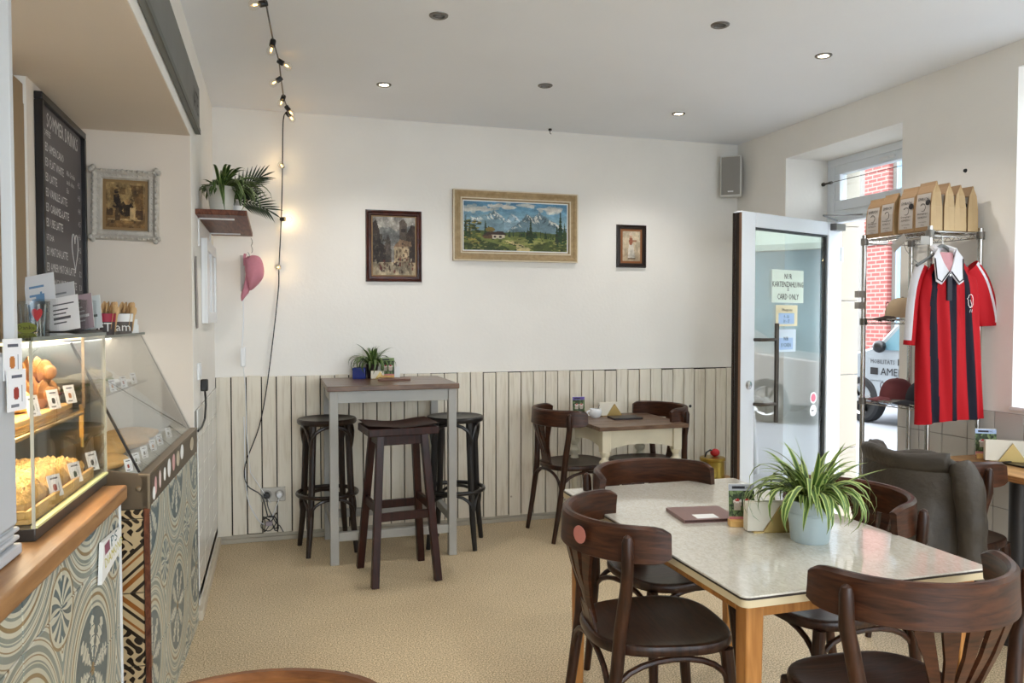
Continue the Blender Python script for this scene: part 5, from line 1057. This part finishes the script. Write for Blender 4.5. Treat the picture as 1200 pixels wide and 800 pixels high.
part('tabletop', MB().rings(rrect(.18, .56, .03), [(1, .722), (1, .748), (.99, .75)]), m_oak2, t); part('edge', MB().rings(rrect(.181, .561, .03), [(1, .7225), (1, .747)], cap0=False, cap1=False), wood('ribbed_oak_edge', (120, 76, 40), (176, 122, 72), 5, .5, (2, 2, 40)), t)
for y in (-.32, .22):
    part('pedestal', MB().cyl((0, y, 0), .04, .02, .715, 24), mat('dark_grey_pedestal', (58, 56, 56), .4, .4), t); part('foot', MB().lathe([(0, 0), (.17, 0), (.17, .008), (.05, .03), (0, .03)], 28, (0, y, 0)), mat('dark_grey_pedestal', (58, 56, 56), .4, .4), t)
# ------------------------------------------------------------ bar stools
def bent_stool(loc, deg, lab, m):
    t = thing('bentwood_bar_stool', lab, 'bar stool', (*loc, 0), R(deg), 'round bentwood bar stools')
    part('seat', MB().lathe([(0, .772), (.15, .772), (.172, .776), (.178, .785), (.178, .80), (.172, .808), (.16, .808), (.15, .802), (0, .800)], 32), m, t)
    for k in range(4):
        a = R(45+90*k); c, s = math.cos(a), math.sin(a)
        part('leg', MB().tube([(.205*c, .205*s, 0), (.182*c, .182*s, .18), (.165*c, .165*s, .40), (.148*c, .148*s, .775)], [.0145, .0185, .020, .0215], 10), m, t)
        b = R(135+90*k); c2, s2 = math.cos(b), math.sin(b)
        def arc(r0, r1, zl, zh):
            out = []
            for q in range(13):
                f = .5-.5*math.cos(q*math.pi/12); h = math.sin(q*math.pi/12)**.6; x = (c*(1-f)+c2*f); y = (s*(1-f)+s2*f); rr = r0+(r1-r0)*h; out.append((x*rr, y*rr, zl+(zh-zl)*h))
            return out
        part('brace', MB().tube(arc(.152, .20, .58, .768), .011, 8), m, t); part('brace', MB().tube(arc(.176, .21, .16, .335), .010, 8), m, t)
    part('foot_ring', MB().tube([(.178*math.cos(q*math.pi/16), .178*math.sin(q*math.pi/16), .35) for q in range(32)], .013, 8, True), m, t)
bent_stool((.30, 4.875), 8, 'round dark brown bentwood bar stool between the grey table leg and the wall socket', m_blackw)
bent_stool((1.075, 4.76), -22, 'round black bentwood bar stool at the end of the grey bar table', mat('black_lacquered_wood', (26, 24, 24), .35))
t = thing('wooden_bar_stool', 'red-brown wooden bar stool with a saddle seat and splayed legs', 'bar stool', (.645, 4.285, 0), R(5))
part('seat', MB().grid(lambda u, v: ((u-.5)*.385, (v-.5)*.30, .845-.016*math.cos((u-.5)*math.pi)**2+.004), 14, 6).box(-.1925, .1925, -.15, .15, .79, .831), m_stoolw, t, .004)
t.children
feet = [(-.172, -.19), (.172, -.19), (-.178, .185), (.178, .185)]; tops = [(-.12, -.095), (.12, -.095), (-.12, .095), (.12, .095)]
def lp(i, z): f = z/.80; return Vector((feet[i][0]*(1-f)+tops[i][0]*f, feet[i][1]*(1-f)+tops[i][1]*f, z))
for i in range(4): part('leg', MB().bar([lp(i, 0), lp(i, .80)], .040, .040, up=(0, 1, 0)), m_stoolw, t, .003)
for (i, j, z) in ((0, 1, .76), (2, 3, .76), (0, 2, .76), (1, 3, .76)): part('apron', MB().bar([lp(i, z), lp(j, z)], .02, .05), m_stoolw, t, .002)
for (i, j, z) in ((0, 1, .36), (2, 3, .36), (0, 2, .40), (1, 3, .40)): part('footrest', MB().bar([lp(i, z), lp(j, z)], .022, .045), m_stoolw, t, .002)
# ------------------------------------------------------------ table items
def drink_paint(top=(176, 180, 190), s=1):
    p = Paint(30, 44, (60, 76, 48)); p.speck(120, 0, .1, 1, .85, .06, [(46, 62, 36), (90, 110, 66), (120, 140, 90), (36, 44, 30)]).rect(0, 0, 1, .16, top).rect(.12, .05, .62, .11, (50, 50, 60)).rect(0, .82, 1, 1, (190, 120, 120)).rect(.1, .88, .5, .91, (110, 50, 56)).rect(.1, .94, .7, .96, (110, 50, 56))
    for x, y in ((.34, .5), (.72, .5)): p.poly([(x-.17, y-.08), (x+.17, y-.08), (x+.12, y+.17), (x-.12, y+.17)], (176, 164, 150)).ell(x, y-.08, .17, .05, (220, 214, 206)).ell(x, y-.1, .1, .03, (180, 60, 60))
    return p.grain(4)
def drink_card(loc, rz, lab, paint, w_=.078, h=.125):
    t = thing('card_stand', lab, 'card stand', loc, rz)
    part('wooden_base', MB().box(-.042, .042, -.016, .016, 0, .022), m_tray, t, .002)
    c = part('card', MB().box(-w_/2, w_/2, -.0006, .0014, .006, h), m_paper, t, smooth=False, rot=(R(-5), 0, 0)); part('print', paint.mesh('print', frameM((-w_/2, -.0012, .008), (1, 0, 0), (0, 0, 1)), w_, h-.01, m_print), m_print, c)
    part('lettering', MB().text('UNSERE DRINKS', .0105, frameM((0, -.0022, h-.016), (1, 0, 0), (0, 0, 1)), 'CENTER', sx=.8), m_ink, c, smooth=False)
    return t
def napkins(loc, rz, lab, s=1.0):
    t = thing('napkin_holder', lab, 'napkin holder', loc, rz); t.scale = (s, s, s)
    for y in (-.026, .018): part('panel', MB().prism([(-.045, 0), (.07, 0), (.012, .085)] if y < 0 else [(-.07, 0), (.07, 0), (0, .085)], -.004, .004), mat('gold_napkin_panel', (176, 150, 92), .35, .5), t, loc=(.03, y, 0), rot=(R(90), 0, 0))
    part('floor_plate', MB().box(-.045, .10, -.03, .022, 0, .004), mat('gold_napkin_panel', (176, 150, 92), .35, .5), t)
    for k in range(5): part('napkin', MB().box(-.062+.0015*(k % 2), .088, -.020+.0072*k, -.0142+.0072*k, .004, .094-.002*(k % 3)), mat('cream_napkin', (230, 224, 208), .85), t, .0012)
    return t
def booklet(loc, rz, lab, col, patch=True, w_=.15, d=.21):
    t = thing('menu_booklet', lab, 'menu', loc, rz); m = mat('cover_%d_%d_%d' % col, col, .4)
    part('cover', MB().box(-w_/2, w_/2, -d/2, d/2, 0, .002).box(-w_/2, w_/2, -d/2, d/2, .010, .012).box(-w_/2, -w_/2+.002, -d/2, d/2, .002, .010), m, t, .0006); part('pages', MB().box(-w_/2+.002, w_/2-.002, -d/2+.002, d/2-.002, .002, .010), mat('brown_page_block', (70, 44, 38), .8), t)
    if patch: part('label', MB().box(-.045, .03, -d/2+.012, -d/2+.062, .012, .0126), m_paper, t)
    return t
booklet((1.375, 2.315, .7497), R(-8), 'mauve brown menu booklet with a pale label on the laminate table', (132, 102, 98), True, .19, .17)
drink_card((1.432, 2.165, .7497), R(-18), 'drinks card in a wooden base beside the metal plant pot', drink_paint(), .082, .135)
napkins((1.47, 2.10, .7497), R(-12), 'gold and white napkin holder beside the metal plant pot')
t = thing('potted_spider_plant', 'bushy variegated spider plant in a pale blue metal pot', 'plant', (1.535, 1.965, .7497))
m_pot = mat('pale_blue_enamel_pot', (176, 192, 196), .35)
part('pot', MB().lathe([(0, 0), (.053, 0), (.055, .004), (.064, .082), (.0665, .084), (.0665, .088), (.065, .09), (.071, .122), (.0735, .124), (.0725, .128), (.069, .127), (.061, .09), (0, .085)], 36), m_pot, t)
part('soil', MB().lathe([(0, .118), (.067, .112)], 24), m_soil, t)
spider(t, .115, 120, .25, .0062, 5, [m_green2, m_pale], .045, (1.7, 3.3)); rg = random.Random(9)
up_ = leaf_mesh(.21, 1.45, .25, .0075, [m_green2, m_pale]); obj('leaf', up_, t, (0, 0, .115), (0, 0, 2.4)); o = obj('leaf', up_, t, (.01, 0, .115), (.1, .35, .2)); o = obj('leaf', leaf_mesh(.25, .75, .7, .008, [m_green2, m_pale]), t, (.01, 0, .115), (0, 0, .1)); obj('leaf', leaf_mesh(.24, .95, .9, .008, [m_green2, m_pale]), t, (.01, 0, .115), (0, 0, 3.0)); obj('leaf', leaf_mesh(.24, .6, .35, .008, [m_green2, m_pale]), t, (.01, 0, .115), (0, 0, -.35))
# on the bar table
zt = 1.0302
t = thing('blue_planter', 'small square cobalt blue glass on the bar table', 'glass', (.515, 5.045, zt), R(-12)); part('body', MB().box(-.04, .04, -.035, .035, 0, .006).box(-.04, .04, -.035, -.030, .006, .07).box(-.04, .04, .030, .035, .006, .07).box(-.04, -.035, -.03, .03, .006, .07).box(.035, .04, -.03, .03, .006, .07), mat('cobalt_blue_glass', (26, 46, 120), .15), t, .002)
t = thing('bar_table_plant', 'small leafy spider plant in a dark pot on the bar table', 'plant', (.60, 5.075, zt)); part('pot', MB().lathe([(0, 0), (.032, 0), (.04, .085), (.043, .09), (.037, .09), (.034, .08), (0, .08)], 24), mat('dark_brown_pot', (52, 40, 34), .4), t); part('soil', MB().lathe([(0, .084), (.037, .08)], 16), m_soil, t)
spider(t, .082, 80, .20, .006, 15, [m_green, mat('pale_green_leaf_edge', (120, 140, 78), .5)], .03, (1.4, 3.4))
t = thing('plant_tag', 'white folded sign card behind the bar table leaflet', 'card', (.70, 5.055, zt), R(-6)); part('sheet', MB().box(-.075, .075, 0, .003, 0, .072), m_paper, t)
napkins((.615, 4.99, zt), R(-4), 'small wooden napkin holder on the bar table', .55)
drink_card((.685, 4.975, zt), R(-6), 'green drinks card standing on the bar table', drink_paint((120, 140, 90)), .085, .135)
booklet((.71, 4.86, zt), R(82), 'brown menu booklet lying on the bar table', (120, 84, 66), False, .12, .2)
# on the cream table
drink_card((1.965, 4.90, .7502), R(-4), 'colourful drinks card on the little cream table', drink_paint((110, 90, 170)), .085, .135)
t = thing('sugar_bowl', 'white china sugar bowl on the little cream table', 'bowl', (2.055, 4.83, .7502)); part('bowl', MB().lathe([(0, 0), (.028, 0), (.04, .015), (.044, .04), (.038, .058), (.034, .058), (.038, .04), (0, .02)], 24), m_white, t); part('handle', MB().tube([(-.04, 0, .045), (-.058, 0, .042), (-.058, 0, .02), (-.042, 0, .016)], .005, 8), m_white, t); part('spoon', MB().tube([(.01, 0, .03), (.03, .0, .085)], .003, 6), m_chrome, t)
napkins((2.165, 4.88, .7502), R(-4), 'gold and white napkin holder on the little cream table')
booklet((2.22, 4.72, .7502), R(86), 'black menu booklet lying on the little cream table', (34, 24, 26), False, .14, .2)
# on the oak table
drink_card((3.235, 2.875, .7502), R(-32), 'pale blue drinks card on the oak table by the window', drink_paint((176, 196, 230)), .09, .14)
napkins((3.235, 2.80, .7502), R(-36), 'gold and white napkin holder on the oak table by the window', 1.05)
solo('black_tray', MB().rings(rrect(.07, .10, .012), [(.96, 0), (1, .008), (.97, .008), (.95, .003)]), m_black, 'flat black tray beside the napkins on the oak table', 'tray', (3.25, 2.655, .7502))
# tin on a crate in the corner by the door
t = thing('wooden_crate', 'small wooden crate against the wainscot by the door', 'crate', (2.97, 4.86, 0))
for z in (.0, .10, .20): part('slat', MB().box(-.14, .14, -.11, -.10, z, z+.075), m_oak2, t, .002); part('slat', MB().box(-.14, .14, .10, .11, z, z+.075), m_oak2, t, .002); part('slat', MB().box(-.14, -.13, -.10, .10, z, z+.075), m_oak2, t, .002); part('slat', MB().box(.13, .14, -.10, .10, z, z+.075), m_oak2, t, .002)
for s in (-1, 1):
    for s2 in (-1, 1): part('post', MB().box(s*.12-.01, s*.12+.01, s2*.09-.01, s2*.09+.01, 0, .275), m_oak2, t)
part('lid', MB().box(-.142, .142, -.112, .112, .275, .285), m_oak2, t, .002)
t = thing('brass_tin', 'round brass coloured tin with a red dispenser on the crate', 'tin', (2.97, 4.86, .285)); part('tin', MB().lathe([(0, 0), (.085, 0), (.088, .01), (.085, .02), (.085, .12), (.09, .125), (.09, .14), (.084, .145), (0, .148)], 28), mat('brass_tin', (172, 142, 64), .3, .8, var=.15, scale=12), t)
part('dispenser', MB().blob((.02, 0, .175), (.035, .03, .028), 12, 8), mat('red_plastic', (190, 30, 36), .35), t); part('hose', MB().tube([(-.06, 0, .148), (-.05, 0, .18), (-.02, 0, .195), (.02, 0, .185)], .006, 8), m_black, t)
# ------------------------------------------------------------ chrome wire rack and what it carries
t = thing('wire_rack', 'chrome wire shelving rack beside the open door', 'rack', (3.175, 3.2315, 0))
hx, hy = .155, .2185
for sx in (-1, 1):
    for sy in (-1, 1):
        p = part('post', MB().tube([(sx*hx, sy*hy, 0), (sx*hx, sy*hy, 1.86)], .0125, 12).tube([(sx*hx, sy*hy, 0), (sx*hx, sy*hy, .012)], .02, 12), m_chrome, t)
for z in (1.835, 1.41, .985, .18):
    mb = MB()
    for dz in (0, -.022): mb.tube([(-hx, -hy, z+dz), (hx, -hy, z+dz), (hx, hy, z+dz), (-hx, hy, z+dz)], .0032, 6, True)
    for i in range(14): y = -hy+2*hy*(i+.5)/14; mb.tube([(-hx, y, z+.003), (hx, y, z+.003)], .0019, 5)
    for x in (-.06, .06): mb.tube([(x, -hy, z-.004), (x, hy, z-.004)], .0026, 5)
    for i in range(9): # zig-zag truss between the two edge wires
        for s in (-1, 1):
            y0 = -hy+2*hy*i/9; y1 = -hy+2*hy*(i+.5)/9; y2 = -hy+2*hy*(i+1)/9; mb.tube([(s*hx, y0, z), (s*hx, y1, z-.022), (s*hx, y2, z)], .0016, 5)
    part('wire_shelf', mb, m_chrome, t)
    for sx in (-1, 1):
        for sy in (-1, 1): part('collar', MB().cyl((sx*hx, sy*hy, 0), .019, z-.03, z+.006, 14), mat('grey_rack_collar', (120, 116, 110), .4, .5), t)
for i, (dy, z) in enumerate([(0, 1.545), (0, 1.485)]):
    part('clip', MB().box(-hx-.05, -hx-.008, hy-.02, hy+.012, z-.018, z+.018), mat('grey_clip', (168, 164, 158), .5, .4), t, .002)
solo('price_tag', MB().box(-.001, .001, -.05, .05, -.02, .02), mat('grey_tag', (170, 166, 160), .6), 'slanted grey tag tied to the rack below the bags', 'tag', (3.012, 3.20, 1.795), rot=(R(-35), 0, 0))
solo('price_tag', MB().box(-.03, .03, -.001, .001, -.02, .02), mat('grey_tag', (170, 166, 160), .6), 'small grey tag on the rack beside the jersey hanger', 'tag', (2.985, 3.004, 1.79))
t = thing('wire_hook', 'loose wire hook hanging from the rack edge', 'hook', (3.02, 3.16, 1.81)); part('wire', MB().tube(smooth_path([(0, .02, 0), (-.004, .0, -.05), (-.004, -.06, -.11), (-.004, -.085, -.125), (-.004, -.06, -.135), (-.004, -.035, -.12)], 4), .002, 6), m_chrome, t)
# coffee bags
m_kraft = mat('kraft_paper_bag', (146, 116, 82), .7, var=.07, scale=9, bump=.25, bscale=14)
m_kraftl = mat('kraft_paper_gusset', (184, 156, 114), .65, var=.06, scale=9, bump=.3, bscale=14)
def bag(loc, rz, lab, h=.225, black=False, s=1):
    """label faces -X, gussets face +-Y"""
    t = thing('coffee_bag', lab, 'coffee bag', loc, rz, 'kraft coffee bags on the rack'); d, w_ = .034*s, .050*s
    lv = [(0, d, w_), (.006, d*1.04, w_*1.02), (h*.5, d*.98, w_), (h*.78, d*.72, w_*.98), (h*.93, d*.2, w_*.97), (h, d*.07, w_*.97)]
    mb = MB(); vs = []
    for (z, dd, ww) in lv:
        g = .010*(z/h)**1.5*min(1, dd/d+.2)  # gusset folds inward
        vs += [(-dd, -ww, z), (0, -ww+g*1.6, z), (dd, -ww, z), (dd, ww, z), (0, ww-g*1.6, z), (-dd, ww, z)]
    for i in range(len(lv)-1):
        for q in range(6):
            mb.cur = 1 if q in (0, 1, 3, 4) else 0; a = i*6+q; b = i*6+(q+1) % 6; mb.add([vs[a], vs[b], vs[b+6], vs[a+6]], [(0, 1, 2, 3)])
    mb.cur = 0; mb.add([vs[q] for q in range(6)], [(5, 4, 3, 2, 1, 0)]); mb.add([vs[(len(lv)-1)*6+q] for q in range(6)], [(0, 1, 2, 3, 4, 5)])
    part('bag', mb, [m_kraft, m_kraftl], t, ang=30)
    x = -d*1.05
    def lx(z):  # front face of the bag at height z
        for (za, da, _), (zb_, db, _) in zip(lv, lv[1:]):
            if za <= z <= zb_: return -(da+(db-da)*(z-za)/(zb_-za))
    zs = [.02, h*.25, h*.5, h*.66, h*.76]; lw_ = w_*.84
    part('label', MB().add([(lx(z)-.0012, sy*lw_, z) for z in zs for sy in (-1, 1)], [(2*i+1, 2*i, 2*i+2, 2*i+3) for i in range(4)]), mat('grey_white_bag_label', (172, 164, 156), .6), t, smooth=False)
    M = frameM((x-.003, 0, 0), (0, -1, 0), (.05, 0, 1)); M2 = lambda y, z: Matrix.Translation((lx(z)-.003, y, z)) @ frameM((0, 0, 0), (0, -1, 0), (.12 if z > h*.5 else 0, 0, 1))
    L = MB().text('EMRICH', .0215, M2(0, h*.62), 'CENTER', sx=.85).text('Grenzgänger', .0125, M2(0, h*.34), 'CENTER').text('ESPRESSO', .013, M2(0, h*.26), 'CENTER').text('100% Arabica', .009, M2(0, h*.17), 'CENTER').text('500 g', .009, M2(0, h*.11), 'CENTER')
    ch = [(0, .016*math.cos(a), .019*math.sin(a)) for a in [q*math.pi/6 for q in range(1, 11)]]; L.M = M2(0, h*.5) @ frameM((0, 0, 0), (0, 0, 1), (0, 1, 0)) if False else Matrix.Translation((lx(h*.48)-.0015, 0, h*.48)); L.tube(ch, .0012, 4)
    part('lettering', L, m_ink, t, smooth=False)
    if black: mb = MB(); mb.M = M2(-w_*.62, h*.57); mb.prism([(.014*math.cos(a*math.pi/8), .014*math.sin(a*math.pi/8)) for a in range(16)], .0005, .002); part('round_seal', mb, m_ink, t)
    return t
zb = 1.8415
lab = ['kraft coffee bag at the rack end by the open door', 'kraft coffee bag second from the open door', 'kraft coffee bag with a round black seal in the front row', 'front row kraft coffee bag with a round black seal beside the light gussets', 'kraft coffee bag behind the front row corner bag', 'kraft coffee bag half hidden in the back row', 'kraft coffee bag third deep towards the wall', 'kraft coffee bag with a round black seal nearest the wall']
for i, (x, y, r_, h, bk) in enumerate([(3.065, 3.405, 0, .205, 0), (3.062, 3.30, -3, .215, 0), (3.062, 3.175, 2, .228, 1), (3.062, 3.068, 0, .238, 1), (3.135, 3.066, 3, .232, 0), (3.148, 3.19, 0, .225, 0), (3.207, 3.066, -2, .225, 0), (3.28, 3.066, 4, .222, 1)]): bag((x, y, zb), R(r_), lab[i], h, bk)
# caps on the rack shelves
def cap(loc, rz, lab, m1, m2, patch=None):
    t = thing('baseball_cap', lab, 'cap', loc, rz); n = 24
    part('crown', MB().grid(lambda u, v: (.088*math.cos(u*2*math.pi)*math.cos(v*math.pi/2)**.7, .075*math.sin(u*2*math.pi)*math.cos(v*math.pi/2)**.7, .004+.105*math.sin(v*math.pi/2)), n, 9, True), m1, t, ang=60)
    part('brim', MB().grid(lambda u, v: (.068+(.012+.075*math.sin(u*math.pi))*v, (u-.5)*.145*(1-.15*v), .010-.018*v+.014*math.cos((u-.5)*math.pi)-.010), 16, 6), m2, t, ang=60).modifiers.new('thick', 'SOLIDIFY').thickness = .004
    part('button', MB().blob((0, 0, .108), (.008, .008, .005), 8, 5), m2, t)
    if patch: part('emblem', MB().tube([(.062, -.035+.018*math.cos(q*math.pi/6), .066+.02*math.sin(q*math.pi/6)) for q in range(12)], .002, 5, True), patch, t)
    return t
m_cap1 = mat('beige_cotton', (186, 164, 134), .85, var=.05, scale=30); m_cap2 = mat('dark_brown_cotton', (62, 50, 42), .85); m_cap3 = mat('plum_red_cotton', (120, 62, 66), .85, var=.06, scale=30); m_cap4 = mat('navy_black_cotton', (34, 34, 42), .85)
cap((3.135, 3.30, 1.4155), R(165), 'beige and dark brown cap on the middle rack shelf', m_cap1, m_cap2, m_cap2)
cap((3.145, 3.34, .9905), R(165), 'plum red cap with an emblem on the lower rack shelf', m_cap3, m_cap3, mat('dark_red_thread', (80, 30, 36), .7))
cap((3.125, 3.14, .9905), R(160), 'navy black cap beside the red one on the lower rack shelf', m_cap4, m_cap4)
# ------------------------------------------------------------ jersey on its hanger
t = thing('clothes_hanger', 'grey hanger hooked on the top wire shelf', 'hanger', (3.045, 2.965, 1.75))
part('bar', MB().tube(smooth_path([(-.15, 0, -.085), (-.06, 0, -.035), (-.035, 0, -.005), (0, 0, .012), (.035, 0, -.005), (.06, 0, -.035), (.15, 0, -.085)], 5), .008, 8), mat('grey_hanger_plastic', (110, 112, 112), .5), t)
part('hook', MB().tube(smooth_path([(0, 0, .012), (0, 0, .05), (.0, .015, .075), (0, .035, .085), (0, .05, .075)], 4), .0025, 6), m_chrome, t)
j = thing('striped_jersey', 'red and black striped jersey with a white collar on a hanger', 'jersey', (3.07, 2.962, .93))
RED, BLK, WHT = (166, 14, 24), (20, 18, 32), (206, 204, 208)
def jcol(me, fn):
    at = me.color_attributes.new('Col', 'FLOAT_COLOR', 'CORNER')
    buf = np.ones((len(me.loops), 4), np.float32)
    for p in me.polygons:
        c = lin(fn(p.center));
        for li in p.loop_indices: buf[li, :3] = c
    at.data.foreach_set('color', buf.ravel())
def edges_at(z):  # left and right outline of the body at height z above the hem
    f = z/.77; l = -.170+.012*f; r = .235-.06*f
    if z > .56: k = (z-.56)/.21; l += .05*k**1.6*1.0; r -= .03*k**1.6
    if z > .69: k = (z-.69)/.08; l += .055*k; r -= .055*k
    return l, r
def body(u, v):
    z = v*.765; l, r = edges_at(z); cx, hw_ = (l+r)/2, (r-l)/2; a = u*2*math.pi
    c, s = math.cos(a), math.sin(a); x = cx+hw_*math.copysign(abs(c)**.8, c); dep = .030+.010*(1-v); dep *= (1-.75*max(0, (v-.85)/.15))
    f = .010*math.sin(x*45+1.5)*(1-v)**.7+.005*math.sin(x*90+z*9)
    return (x, -math.copysign(abs(s)**.7, s)*dep+f*(-1 if s > 0 else 1)*.9, z-.035*(1-v)*(0 if x > 0 else abs(x)/.17)*.5 - .02*(1-v)*0)
me = MB().grid(body, 240, 56, True).mesh('body', attrmat('jersey_cloth', .75, .2), True, 80)
def stripe(c):
    z = c.z; l, r = edges_at(max(0, min(.765, z))); f = (c.x-l)/(r-l)
    if z > .745: return WHT
    for a, b in ((.12, .245), (.42, .535), (.69, .80)):
        sh = .05*(z/.77-.5)*(-1 if a < .3 else .0)
        if a+sh < f < b+sh: return BLK
    return RED
jcol(me, stripe); obj('body', me, j)
for s, P in ((-1, [(-.125, 0.02, .735), (-.158, 0.02, .66), (-.178, 0.02, .56), (-.19, .02, .42), (-.196, .02, .36)]), (1, [(.145, 0, .735), (.20, 0, .66), (.235, 0, .57), (.258, 0, .49), (.262, 0, .45)])):
    Q = smooth_path(P, 4); n = len(Q)
    me = MB().sweep(Q, [(.5*math.cos(q*math.pi/10), .5*math.sin(q*math.pi/10)) for q in range(20)], up=(0, 1, 0), scales=[((.10+.035*math.sin(i/n*3) if s > 0 else .062-.006*i/n), .045) for i in range(n)]).mesh('sleeve', attrmat('jersey_cloth', .75, .2), True, 80)
    cxs = Q
    def scol(c, s=s, Q=Q):
        d = min(range(len(Q)), key=lambda i: abs(Q[i][2]-c.z)); off = (c.x-Q[d][0])*s
        if c.z < Q[-1][2]+.02: return RED
        return WHT if (.016 < off < .036 if s > 0 else off > .010) else RED
    jcol(me, scol); obj('sleeve', me, j)
m_coll = mat('white_collar_cloth', (214, 212, 216), .8)
nx = -.025
def flap(s):
    pts = [(nx+s*.055, -.028, .815), (nx+s*.085, -.036, .775), (nx+s*.080, -.046, .66), (nx+s*.052, -.048, .645), (nx+s*.002, -.046, .70), (nx+s*.03, -.036, .75)]
    if s < 0: pts = pts[::-1]
    return pts
for s in (-1, 1):
    P = flap(s); mb = MB().add(P+[(x, y+.006, z) for x, y, z in P], [tuple(range(6)), tuple(range(11, 5, -1))]+[(i, i+6, (i+1) % 6+6, (i+1) % 6) for i in range(6)]); c_ = part('collar_flap', mb, m_coll, j, smooth=False)
    q = [(nx+s*.079, -.0475, .672), (nx+s*.052, -.0495, .657), (nx+s*.006, -.0475, .706)]; part('collar_stripe', MB().tube(q, .003, 5).tube([(nx+s*.079, -.0475, .672), (nx+s*.083, -.038, .768)], .003, 5), m_ink, c_)
part('collar_band', MB().tube([(nx-.055, -.02, .805), (nx-.04, .02, .822), (nx, .03, .826), (nx+.04, .02, .822), (nx+.055, -.02, .805)], .016, 8), m_coll, j)
part('neck_lining', MB().add([(nx-.05, -.012, .80), (nx+.05, -.012, .80), (nx+.03, -.034, .74), (nx, -.037, .70), (nx-.03, -.034, .74)], [(0, 4, 3, 2, 1)]), mat('pink_lining', (196, 140, 144), .8), j, smooth=False)
part('placket', MB().box(nx-.012, nx+.016, -.044, -.034, .57, .70), mat('black_placket', (28, 26, 40), .7), j, .002); part('button', MB().at((nx+.002, -.045, .69), rx=R(90)).lathe([(0, .003), (.005, .002), (.006, 0)], 10), m_paper, j)
bird = [(.0, .045), (.016, .05), (.028, .042), (.034, .025), (.034, -.02), (.026, -.035), (.008, -.038), (-.004, -.02), (-.006, .01), (-.014, .022), (-.004, .028)]
ex_, ez_ = .088, .565
bp = [(ex_+a*.72-.004, -.051, ez_+b*.7) for a, b in bird]
part('emblem', MB().tube(bp, .0015, 5, True).tube([(ex_+.004, -.051, ez_+.01), (ex_+.014, -.051, ez_-.015), (ex_+.004, -.051, ez_-.03)], .0012, 5).tube([(ex_+.006, -.051, ez_-.036), (ex_+.002, -.051, ez_-.05)], .0012, 4).tube([(ex_+.016, -.051, ez_-.036), (ex_+.014, -.051, ez_-.05)], .0012, 4), m_paper, j)

for o in COL.objects:  # lettering_kind: printed words are one part
    if o.name.split('.')[0] in ('lettering', 'ornament', 'wire_shelf'): o['kind'] = 'stuff'
